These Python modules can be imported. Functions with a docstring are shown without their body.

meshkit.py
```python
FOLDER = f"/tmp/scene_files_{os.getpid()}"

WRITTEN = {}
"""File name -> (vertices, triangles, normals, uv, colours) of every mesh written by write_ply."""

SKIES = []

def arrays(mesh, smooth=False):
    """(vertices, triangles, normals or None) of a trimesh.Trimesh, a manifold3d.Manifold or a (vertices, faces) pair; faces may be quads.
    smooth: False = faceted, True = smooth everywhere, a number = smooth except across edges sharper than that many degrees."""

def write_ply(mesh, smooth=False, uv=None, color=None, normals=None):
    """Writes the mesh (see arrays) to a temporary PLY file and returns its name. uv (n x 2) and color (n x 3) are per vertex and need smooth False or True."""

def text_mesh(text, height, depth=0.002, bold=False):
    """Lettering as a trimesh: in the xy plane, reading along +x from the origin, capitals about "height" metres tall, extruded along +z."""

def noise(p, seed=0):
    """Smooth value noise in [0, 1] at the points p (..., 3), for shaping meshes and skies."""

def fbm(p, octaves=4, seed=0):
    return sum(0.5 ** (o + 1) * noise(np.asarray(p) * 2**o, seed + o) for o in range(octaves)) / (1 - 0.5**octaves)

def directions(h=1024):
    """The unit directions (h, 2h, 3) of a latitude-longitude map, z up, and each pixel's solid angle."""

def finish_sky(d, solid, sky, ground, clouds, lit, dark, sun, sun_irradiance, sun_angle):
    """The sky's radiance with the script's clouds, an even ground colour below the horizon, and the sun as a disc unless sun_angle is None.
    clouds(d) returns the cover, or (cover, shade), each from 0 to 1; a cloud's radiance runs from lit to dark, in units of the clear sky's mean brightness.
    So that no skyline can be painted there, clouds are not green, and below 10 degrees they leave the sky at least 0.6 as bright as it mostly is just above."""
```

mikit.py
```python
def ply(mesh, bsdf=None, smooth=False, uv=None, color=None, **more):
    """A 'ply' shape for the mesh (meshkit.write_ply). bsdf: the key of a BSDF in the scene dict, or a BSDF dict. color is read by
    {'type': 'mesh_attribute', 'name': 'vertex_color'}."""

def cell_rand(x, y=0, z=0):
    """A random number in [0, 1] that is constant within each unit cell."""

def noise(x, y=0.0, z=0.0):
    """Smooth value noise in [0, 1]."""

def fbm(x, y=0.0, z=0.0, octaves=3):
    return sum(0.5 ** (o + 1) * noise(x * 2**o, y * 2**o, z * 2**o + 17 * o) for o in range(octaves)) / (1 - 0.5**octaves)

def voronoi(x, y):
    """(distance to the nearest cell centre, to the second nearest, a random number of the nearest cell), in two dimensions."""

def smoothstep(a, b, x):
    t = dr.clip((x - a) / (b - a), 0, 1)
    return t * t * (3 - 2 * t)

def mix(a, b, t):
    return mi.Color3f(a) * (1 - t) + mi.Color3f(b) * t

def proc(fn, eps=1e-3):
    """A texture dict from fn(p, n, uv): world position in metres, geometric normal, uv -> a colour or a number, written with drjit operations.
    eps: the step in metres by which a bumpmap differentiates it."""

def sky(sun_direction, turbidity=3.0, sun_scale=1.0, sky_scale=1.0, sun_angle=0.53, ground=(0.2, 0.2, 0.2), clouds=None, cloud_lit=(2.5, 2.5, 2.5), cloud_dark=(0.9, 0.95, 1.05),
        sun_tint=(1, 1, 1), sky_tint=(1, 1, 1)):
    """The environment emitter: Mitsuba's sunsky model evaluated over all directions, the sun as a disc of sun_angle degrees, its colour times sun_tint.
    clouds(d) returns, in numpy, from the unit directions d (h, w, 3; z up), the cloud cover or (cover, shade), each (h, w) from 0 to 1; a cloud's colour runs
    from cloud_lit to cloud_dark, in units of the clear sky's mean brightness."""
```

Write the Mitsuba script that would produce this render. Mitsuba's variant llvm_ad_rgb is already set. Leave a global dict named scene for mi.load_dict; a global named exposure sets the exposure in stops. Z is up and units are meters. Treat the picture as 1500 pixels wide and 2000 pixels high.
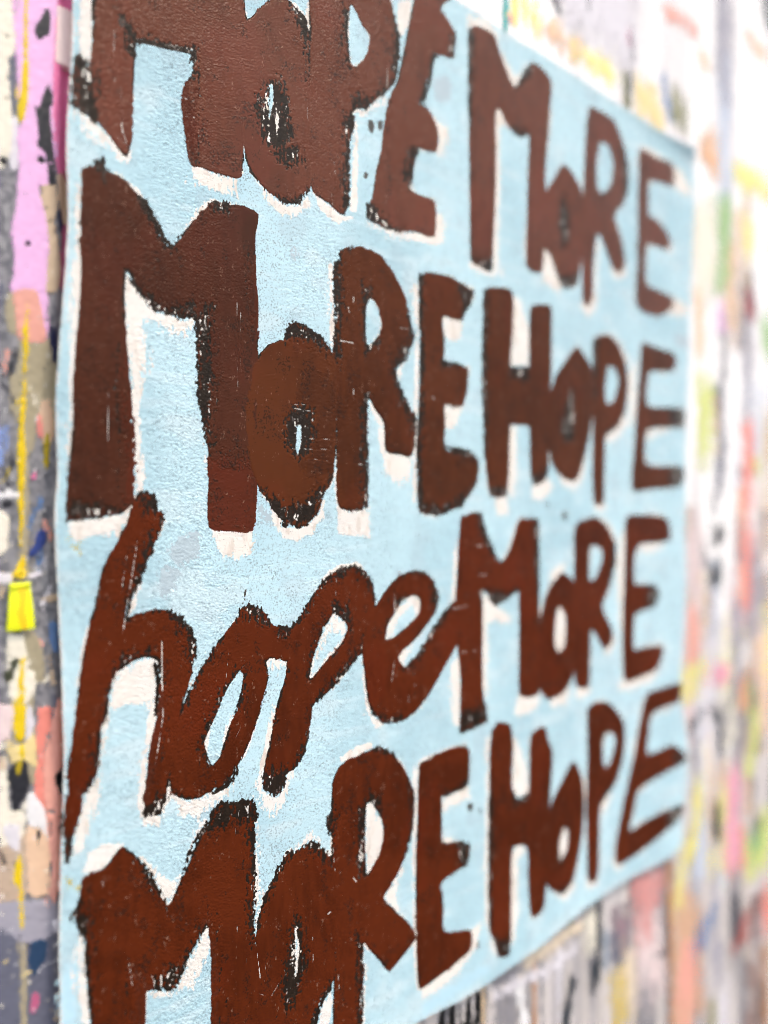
import math
import manifold3d as m3
import numpy as np
import trimesh
import drjit as dr
import mitsuba as mi
import meshkit
import mikit
from mikit import proc, ply, noise, fbm, smoothstep, mix

T = mi.ScalarTransform4f
scene, labels = {'type': 'scene'}, {}

# ---------------------------------------------------------------- camera, light, exposure
# x runs along the wall, y into it (the cloth hangs at y = 0), z is up
CAM = (0.0, -0.61, 1.5)
AHEAD = math.radians(90 - 48.071)             # angle between the line of sight and the wall's normal
FWD = (math.sin(AHEAD), math.cos(AHEAD), 0.0)
scene['camera'] = {
    'type': 'thinlens', 'fov': 53.13, 'fov_axis': 'x', 'near_clip': 0.01, 'far_clip': 60.0,
    'aperture_radius': 0.0120, 'focus_distance': 0.715,
    'to_world': T().look_at(origin=CAM, target=[CAM[0] + FWD[0], CAM[1] + FWD[1], CAM[2]], up=[0, 0, 1]),
    'film': {'type': 'hdrfilm', 'width': 768, 'height': 1024},
    'sampler': {'type': 'independent', 'sample_count': 64},
}
scene['sky'] = mikit.sky((0.25, -0.42, 0.87), turbidity=3, sun_scale=0.3, sun_angle=10, clouds=lambda d: 1.0, cloud_lit=(2.40, 2.50, 2.66), sun_tint=(.97, 1.0, 1.06), ground=(0.12, 0.115, 0.11))
exposure = 2.82

WALL_Y = 0.010                                # the boards' front face
ROUND = (0.2102, 0.0080)                       # where the left board's rounded edge begins, and its radius
GAP = (0.2180, 0.2270)                          # open joint behind the cloth's left edge
SEAMS = [0.42, 0.66, 0.8255, 1.1743, 1.4092, 1.62, 1.83, 2.06, 2.3, 2.6, 2.9, 3.3, 3.8]


def wall_y(x):
    """Depth of the wall's face at x."""
    x = np.asarray(x, float)
    y = np.full(x.shape, WALL_Y)
    t = np.clip(x - ROUND[0], 0, 0.98 * ROUND[1])
    y = y + np.where(x < GAP[0], ROUND[1] - np.sqrt(ROUND[1] ** 2 - t ** 2), 0)
    y = y + np.where((x >= GAP[0]) & (x < GAP[1]), 0.0075, 0)
    return y


def bulge(x, z):
    """How far the cloth stands out from y = 0, towards the viewer: the slack of an unstretched canvas."""
    x, z = np.asarray(x, float), np.asarray(z, float)
    u = .0011 * np.sin(7 * x + 3 * z + 1) + .0008 * np.sin(13 * z - 4 * x) + .0005 * np.sin(23 * x + 9 * z) + .0004 * np.sin(41 * z + 17 * x)
    u = u + .0016 * np.exp(-np.maximum(x - 0.213, 0) / 0.010) * (.6 + .8 * np.sin(31 * z) * np.sin(17 * z + 1))
    u = u + .0125 * np.exp(-(np.minimum(x - 1.2359, 0) / .17) ** 2 - (np.minimum(z - 2.1057 - .004, 0) / .019) ** 2)
    return u


# ---------------------------------------------------------------- materials
def rgb(*c): return {'type': 'rgb', 'value': list(c)}


def weave(p, n, uv):                          # the height of the canvas weave and of the brushwork over it
    a = noise((p.x + .5 * p.z) * 1100, (p.z - .5 * p.x) * 900)
    b = noise(p.x * 640, p.z * 760, 3.0)
    c = fbm(p.x * 60, p.z * 60, 1.0, 2)
    return mi.Float(1.1 * a + 0.6 * b + 0.25 * c)


def brush(p, n, uv):
    b = fbm(p.x * 520, p.z * 620, 3.0, 2)
    a = noise((p.x + .5 * p.z) * 1100, (p.z - .5 * p.x) * 900)
    c = fbm(p.x * 260, p.z * 45, 9.0, 3)
    d = fbm(p.x * 70 + p.z * 50, p.z * 130, 1.0, 2)
    return mi.Float(1.0 * a + 0.45 * b + 0.35 * c + 0.40 * d)


def grain(p, n, uv):
    return mi.Float(fbm(p.x * 320, p.z * 220, 2.0, 3) + .6 * noise(p.x * 900, p.z * 700))


def surface(key, colour, rough, spec, bump=None, scale=1.0, eps=3e-4):
    b = {'type': 'principled', 'base_color': colour, 'roughness': rough, 'specular': spec}
    if bump is not None:
        b = {'type': 'bumpmap', 'arbitrary': proc(bump, eps), 'scale': scale, 'bsdf': b}
    scene[key] = {'type': 'twosided', 'bsdf': b}


def blue_paint(p, n, uv):
    f = fbm(p.x * 9, p.z * 7, 0.0, 3)
    c = mix((.44, .645, .730), (.53, .735, .815), smoothstep(.3, .7, f))
    c = mix(c, (.64, .77, .82), .55 * smoothstep(.60, .76, fbm(p.x * 22, p.z * 40, 5.0, 3)))
    c = mix(c, (.42, .53, .60), .35 * smoothstep(.64, .8, fbm(p.x * 30 + 7, p.z * 22, 8.0, 3)))
    c = mix(c, (.66, .80, .86), .35 * smoothstep(.55, .75, fbm(p.x * 16, p.z * 130, 3.0, 3)))
    pore = .6 * noise(p.x * 1250, p.z * 1150) + .4 * noise(p.x * 620 + 9, p.z * 900)
    c = mix(c, (.22, .32, .37), .72 * smoothstep(.51, .80, pore) * (.5 + fbm(p.x * 40, p.z * 40, 6.0, 2)))
    return c


def cream_paint(p, n, uv):
    c = mix((.82, .75, .68), (.84, .80, .77), fbm(p.x * 25, p.z * 18, 2.0, 3))
    c = mix(c, (.60, .50, .42), .5 * smoothstep(.58, .75, fbm(p.x * 160, p.z * 60, 6.0, 3)))
    pore = noise(p.x * 780, p.z * 900) * noise(p.x * 1500 + 9, p.z * 1300)
    return mix(c, (.34, .30, .27), .6 * smoothstep(.5, .7, pore))


def brown(a, b):
    def f(p, n, uv):
        t = .50 * fbm(p.x * 13, p.z * 11, 4.0, 3) + .24 * fbm(p.x * 55 + p.z * 30 + 9 * noise(p.z * 12, p.x * 12), p.z * 16, 1.0, 3) + .26 * fbm(p.x * 240, p.z * 60, 6.0, 3)
        c = mix(a, b, smoothstep(.32, .60, t))
        c = mix(c, (a[0] * .55, a[1] * .58, a[2] * .7), .12 * smoothstep(.60, .74, fbm(p.x * 80, p.z * 10 + 3, 9.0, 3)))
        c = mix(c, (b[0] * 1.32, b[1] * 1.0, b[2] * 1.1), .3 * smoothstep(.58, .74, fbm(p.x * 17 + 5, p.z * 12, 2.0, 3)))
        fleck = noise(p.x * 1300, p.z * 700, 2.0) * noise(p.x * 240, p.z * 180, 8.0)
        c = mix(c, (.30, .17, .12), .55 * smoothstep(.66, .78, fleck))
        pit = noise(p.x * 800 + 31, p.z * 760, 5.0) * noise(p.x * 90, p.z * 70, 3.0)
        return mix(c, (.026, .012, .008), .7 * smoothstep(.46, .64, pit))
    return f


def dark_paint(p, n, uv):
    c = mix((.011, .0072, .0050), (.026, .0160, .0105), fbm(p.x * 300, p.z * 60, 1.0, 3))
    fleck = noise(p.x * 1500, p.z * 900, 2.0) * noise(p.x * 200, p.z * 120, 8.0)
    return mix(c, (.42, .36, .33), .7 * smoothstep(.62, .74, fleck))


surface('canvas_blue', proc(blue_paint), .72, .3, weave, .00075)
surface('canvas_raw', rgb(.78, .74, .70), .85, .2)
surface('cream', proc(cream_paint), .75, .3, weave, .00075)
surface('dark', proc(dark_paint), .42, .12, brush, .00058)
surface('brown', proc(brown((.072, .0126, .0029), (.104, .0180, .0043))), .40, .06, brush, .00058)
surface('brown_warm', proc(brown((.066, .0165, .0046), (.092, .0225, .0062))), .40, .08, brush, .00058)
surface('brown_dull', proc(brown((.052, .0140, .0060), (.072, .0190, .0082))), .38, .10, brush, .00058)
surface('brown_sheen', proc(brown((.098, .0265, .0120), (.128, .0350, .0165))), .36, .14, brush, .00058)  # first-line letters: brown lightened, with the sky sheen put into the base colour
surface('brown_orange', proc(brown((.076, .0195, .0056), (.100, .0250, .0070))), .40, .08, brush, .00058)
surface('brown_dark', proc(brown((.058, .0155, .0050), (.078, .0205, .0064))), .40, .08, brush, .00058)
surface('red', proc(brown((.066, .0148, .0056), (.092, .0185, .0070))), .42, .10, brush, .00058)
COLOURS = {'cream_white': (0.8, 0.737, 0.621), 'slate': (0.122, 0.125, 0.173), 'lilac_white': (0.671, 0.633, 0.684), 'soft_pink': (0.772, 0.442, 0.724), 'hot_pink': (0.758, 0.182, 0.383), 'ink': (0.02, 0.02, 0.027), 'yellow': (0.744, 0.532, 0.009), 'beige': (0.573, 0.432, 0.297), 'navy': (0.012, 0.014, 0.055), 'rose': (0.467, 0.111, 0.216), 'rose_dark': (0.383, 0.094, 0.115), 'khaki': (0.365, 0.313, 0.21), 'salmon_light': (0.737, 0.347, 0.281), 'white': (0.772, 0.751, 0.765), 'peach': (0.744, 0.505, 0.347), 'coral': (0.766, 0.252, 0.214), 'olive_yellow': (0.422, 0.313, 0.01), 'light_blue': (0.216, 0.297, 0.573), 'royal_blue': (0.028, 0.05, 0.216), 'mid_blue': (0.102, 0.182, 0.365), 'ink_green': (0.05, 0.055, 0.032), 'light_lilac_pink': (0.737, 0.584, 0.584), 'yellow_cream': (0.744, 0.59, 0.281), 'coral_pink': (0.772, 0.244, 0.197), 'black': (0.003, 0.003, 0.004), 'tan': (0.488, 0.365, 0.274), 'gray_lilac': (0.339, 0.322, 0.383), 'deep_blue': (0.02, 0.049, 0.111), 'teal': (0.036, 0.365, 0.365), 'pale_yellow': (0.8, 0.73, 0.259), 'peach_orange': (0.8, 0.526, 0.35), 'gray_dark': (0.073, 0.071, 0.086), 'gray_mid': (0.251, 0.237, 0.259), 'olive': (0.203, 0.203, 0.058), 'pale_yellow_orange': (0.8, 0.632, 0.303), 'orange_soft': (0.75, 0.424, 0.238), 'light_lilac_blue': (0.527, 0.573, 0.684), 'green': (0.296, 0.466, 0.191), 'lime_yellow': (0.614, 0.646, 0.209), 'dark_red': (0.347, 0.032, 0.036), 'slate_dark': (0.034, 0.041, 0.052), 'lemon': (0.728, 0.646, 0.232), 'red': (0.666, 0.226, 0.214), 'pink': (0.772, 0.328, 0.431), 'orange': (0.677, 0.328, 0.189), 'red_orange': (0.707, 0.289, 0.229), 'blue': (0.092, 0.185, 0.383), 'coral_dark': (0.637, 0.285, 0.272), 'brown_soft': (0.383, 0.185, 0.09), 'peach_tan': (0.596, 0.365, 0.244), 'mauve': (0.259, 0.197, 0.223), 'gray_blue': (0.251, 0.297, 0.365), 'yellow_soft': (0.646, 0.483, 0.115), 'cream_tan': (0.697, 0.573, 0.442), 'brick': (0.383, 0.115, 0.098), 'maroon': (0.161, 0.074, 0.071), 'taupe': (0.266, 0.179, 0.161), 'olive_soft': (0.313, 0.289, 0.156), 'smudge_gray': (0.422, 0.516, 0.573), 'yellow_ochre': (0.462, 0.356, 0.034), 'stain_dark': (0.061, 0.058, 0.052), 'blue_light': (0.462, 0.671, 0.779)}
for k, c in COLOURS.items():
    surface('wall_' + k, rgb(*c), .50, .3, grain, .0006)

LEFT_X, GREY_Z = GAP[0], 1.5


def board_colour(p, n, uv):
    grey = mix((.115, .115, .135), (.27, .26, .28), smoothstep(.3, .7, fbm(p.x * 420, p.z * 300, 1.0, 3)))
    grey = mix(grey, (.40, .39, .40), .7 * smoothstep(.66, .82, fbm(p.x * 500, p.z * 70, 4.0, 2)))
    streak = fbm(p.x * 26, p.z * 2.2, 0.0, 4)
    fine = fbm(p.x * 110, p.z * 5.0, 7.0, 3)
    white = mix((.86, .83, .83), (.72, .68, .69), smoothstep(.46, .7, streak))
    low = smoothstep(-0.10, 0.40, GREY_Z - p.z + .35 * (streak - .5))
    dirty = mix((.54, .49, .49), (.17, .16, .18), smoothstep(.40, .66, streak))
    dirty = mix(dirty, (.56, .50, .46), smoothstep(.52, .68, fine))
    white = mix(white, dirty, .92 * low)
    white = mix(white, (.46, .42, .45), .40 * smoothstep(.60, .78, fine))
    return dr.select(p.x < LEFT_X, grey, white)


surface('board_paint', proc(board_colour), .6, .35, grain, .0003)
surface('hole_shade', rgb(.02, .016, .014), .9, .1)
surface('wood', rgb(.30, .19, .12), .8, .2)
surface('neon_yellow', rgb(.82, .86, .010), .45, .4)
surface('tag_orange', rgb(.86, .56, .010), .5, .4)
surface('yellow_gloss', rgb(.86, .62, .008), .35, .5)
surface('pale_pink_paint', rgb(.78, .62, .60), .5, .4)
surface('thread', rgb(.80, .78, .75), .9, .1)


# ---------------------------------------------------------------- shape helpers
def number(key):
    if key not in scene: return key
    k = 1
    while f'{key}_{k:03d}' in scene: k += 1
    return f'{key}_{k:03d}'


def put(key, mesh, bsdf, smooth=False, label=None, cat=None, group=None, kind=None):
    key = number(key)
    scene[key] = ply(mesh, bsdf, smooth)
    d = {}
    if label: d['label'] = label
    if cat: d['category'] = cat
    if group: d['group'] = group
    if kind: d['kind'] = kind
    if d: labels[key] = d
    return key


def sdf(poly, X, Z):
    """Signed distance (mm, positive inside) to a closed polygon (mm)."""
    P = np.asarray(poly, float)
    Q = np.roll(P, -1, 0)
    px, pz = X.ravel(), Z.ravel()
    best = np.full(px.size, 1e18)
    inside = np.zeros(px.size, bool)
    for (ax, az), (bx, bz) in zip(P, Q):
        ex, ez = bx - ax, bz - az
        l2 = ex * ex + ez * ez
        if l2 < 1e-9: continue
        t = np.clip(((px - ax) * ex + (pz - az) * ez) / l2, 0, 1)
        np.minimum(best, (px - ax - t * ex) ** 2 + (pz - az - t * ez) ** 2, out=best)
        if az != bz:
            c = ((az > pz) != (bz > pz)) & (px < ax + (pz - az) * ex / ez)
            inside ^= c
    d = np.sqrt(best)
    return np.where(inside, d, -d).reshape(X.shape)


def smooth_outline(poly, k=3):
    """A closed Catmull-Rom curve through the traced points, so that brush edges bend instead of breaking."""
    P = np.asarray(poly, float)
    out = []
    n = len(P)
    for i in range(n):
        a, b, c, d = P[i - 1], P[i], P[(i + 1) % n], P[(i + 2) % n]
        for j in range(k):
            t = j / k
            out.append(catmull(a, b, c, d, t))
    return np.array(out)


def catmull(a, b, c, d, t, s=.35):
    m0, m1 = s * (c - a), s * (d - b)
    t2, t3 = t * t, t ** 3
    return (2 * t3 - 3 * t2 + 1) * b + (t3 - 2 * t2 + t) * m0 + (-2 * t3 + 3 * t2) * c + (t3 - t2) * m1


def N(X, Z, fx, fz=None, seed=0, octaves=3):
    """Noise in [0, 1] at points in mm, with features fx by fz mm across."""
    fz = fz or fx
    return meshkit.fbm(np.stack([X / fx, Z / fz, np.full_like(X, 3.7 * seed)], -1), octaves, seed)


def region(xs, zs, F):
    """The part of a grid where F > 0, cut along F = 0: (x, z, F at the points, triangles)."""
    m, n = F.shape
    pos = F > 0
    A, B, C, D = (0, 0), (0, 1), (1, 1), (1, 0)
    code = pos[:-1, :-1] * 1 + pos[:-1, 1:] * 2 + pos[1:, 1:] * 4 + pos[1:, :-1] * 8
    nv, nh = m * n, m * (n - 1)

    def corner(i, j, k): return (i + (A, B, C, D)[k][0]) * n + j + (A, B, C, D)[k][1]

    def edge(i, j, k):   # edge k joins corner k and k + 1
        if k == 0: return nv + i * (n - 1) + j
        if k == 2: return nv + (i + 1) * (n - 1) + j
        if k == 1: return nv + nh + i * n + j + 1
        return nv + nh + i * n + j
    tris = []
    for c in range(1, 16):
        i, j = np.nonzero(code == c)
        if not len(i): continue
        on = [bool(c >> k & 1) for k in range(4)]
        loop = []
        for k in range(4):
            if on[k]: loop.append(corner(i, j, k))
            if on[k] != on[(k + 1) % 4]: loop.append(edge(i, j, k))
        for k in range(1, len(loop) - 1):
            tris.append(np.stack([loop[0], loop[k], loop[k + 1]], -1))
    if not tris: return None
    tri = np.vstack(tris)
    used, inv = np.unique(tri, return_inverse=True)
    tri = inv.reshape(-1, 3)
    x, z, f = np.zeros(len(used)), np.zeros(len(used)), np.zeros(len(used))
    a = used < nv
    ii, jj = np.divmod(used[a], n)
    x[a], z[a], f[a] = xs[jj], zs[ii], F[ii, jj]
    h = (used >= nv) & (used < nv + nh)
    ii, jj = np.divmod(used[h] - nv, n - 1)
    t = F[ii, jj] / (F[ii, jj] - F[ii, jj + 1])
    x[h], z[h] = xs[jj] + t * (xs[jj + 1] - xs[jj]), zs[ii]
    v = used >= nv + nh
    ii, jj = np.divmod(used[v] - nv - nh, n)
    t = F[ii, jj] / (F[ii, jj] - F[ii + 1, jj])
    x[v], z[v] = xs[jj], zs[ii] + t * (zs[ii + 1] - zs[ii])
    return x, z, f, tri


def film(xs, zs, F, base, thick, taper, y_of, rough=None):
    """A coat of paint: where F > 0 (mm), rising from base to base + thick (mm) over taper mm from its edge, on the surface y_of(x, z) in metres."""
    r = region(xs, zs, F)
    if r is None or len(r[3]) < 4: return None
    x, z, f, tri = r
    t = np.clip(f / taper, 0, 1)
    h = base + thick * t * (2 - t)
    if rough is not None: h = h + t * (rough(x, z, f) if rough.__code__.co_argcount == 3 else rough(x, z))
    X, Z = x / 1000, z / 1000
    v = np.stack([X, y_of(X, Z) - h / 1000, Z], -1)
    return trimesh.Trimesh(v, tri[:, ::1], process=False)


def columns(x0, x1, fine=.75):
    """Grid columns (mm), finer near the viewer's end of the wall."""
    out = [x0]
    while out[-1] < x1:
        out.append(out[-1] + fine * (1 + max(out[-1] - 210, 0) / 620) ** 1.2)
    return np.array(out)


def cloth_y(X, Z): return -bulge(X, Z)


# ---------------------------------------------------------------- the wall: boards with chamfered joints
ZB, ZT = -0.20, 3.30
HOLES = [(0.1859,1.4528,0.0019),(0.1998,1.7724,0.0029),(0.1729,1.7634,0.0032),(0.19,1.7051,0.0022),(0.175,1.8577,0.001),(0.175,1.8111,0.001),(0.2067,1.727,0.0011),(0.2102,1.7194,0.0011),(0.2036,1.7361,0.0009),(0.2028,1.5505,0.001),(0.2036,1.5279,0.0012),(0.2025,1.4976,0.0013),(0.2071,1.3781,0.0013),(0.1775,1.2634,0.0009),(0.1746,1.3285,0.001),(0.1736,1.3187,0.0009)]


def board(x0, x1, sample, holes=()):
    xs = np.unique(np.concatenate([[x0, x1], sample[(sample > x0) & (sample < x1)]]))
    front = []
    for i, x in enumerate(xs):
        y = float(wall_y(min(max(x, x0 + 1e-6), x1 - 1e-6)))
        front.append((x, y))
    c = .0014
    front[0] = (x0 + c, front[0][1]); front[-1] = (x1 - c, front[-1][1])
    prof = [(x0, front[0][1] + c)] + front + [(x1, front[-1][1] + c), (x1, WALL_Y + .030), (x0, WALL_Y + .030)]
    cs = m3.CrossSection([np.array([(a, b) for a, b in prof])], m3.FillRule.NonZero)
    body = cs.extrude(ZT - ZB).translate((0, 0, ZB))
    for hx, hz, r in holes:
        body = body - m3.Manifold.cylinder(.014, r * .8, r, 14).rotate((-90, 0, 0)).translate((hx, float(wall_y(hx)) - .002 + .012, hz)).translate((0, -.012, 0))
    return body


dense = np.linspace(ROUND[0], GAP[0], 14)
inside = lambda a, b: [h for h in HOLES if a < h[0] < b]
put('painted_wall__board', board(-0.75, GAP[0], dense, inside(-.75, GAP[0])), 'board_paint', 35)
joints = [GAP[1]] + SEAMS
for a, b in zip(joints[:-1], joints[1:]):
    put('painted_wall__board', board(a + .0006, b - .0006, np.array([])), 'board_paint', 35)
back = trimesh.creation.box((4.8, .012, ZT - ZB - .02)); back.apply_translation((1.6, WALL_Y + .0375, (ZT + ZB) / 2))
put('painted_wall__backing_sheet', back, 'wood')
strip = trimesh.creation.box((GAP[1] - GAP[0] - .001, .010, ZT - ZB - .02)); strip.apply_translation(((GAP[0] + GAP[1]) / 2, WALL_Y + .0145, (ZT + ZB) / 2))
put('painted_wall__joint_strip', strip, 'wall_rose_dark')
for hx, hz, r in HOLES:                        # discs in old screw holes, their dark colour standing for the shade inside
    cup = trimesh.creation.cylinder(r * .97, .004, sections=14)
    cup.apply_transform(trimesh.transformations.rotation_matrix(math.pi / 2, [1, 0, 0]))
    cup.apply_translation((hx, float(wall_y(hx)) + .0046, hz))
    put('painted_wall__screw_hole_shade', cup, 'hole_shade', 30)
labels['painted_wall'] = {'label': 'board wall thick with splashes and drips of old paint behind the blue canvas', 'category': 'wall'}

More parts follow.
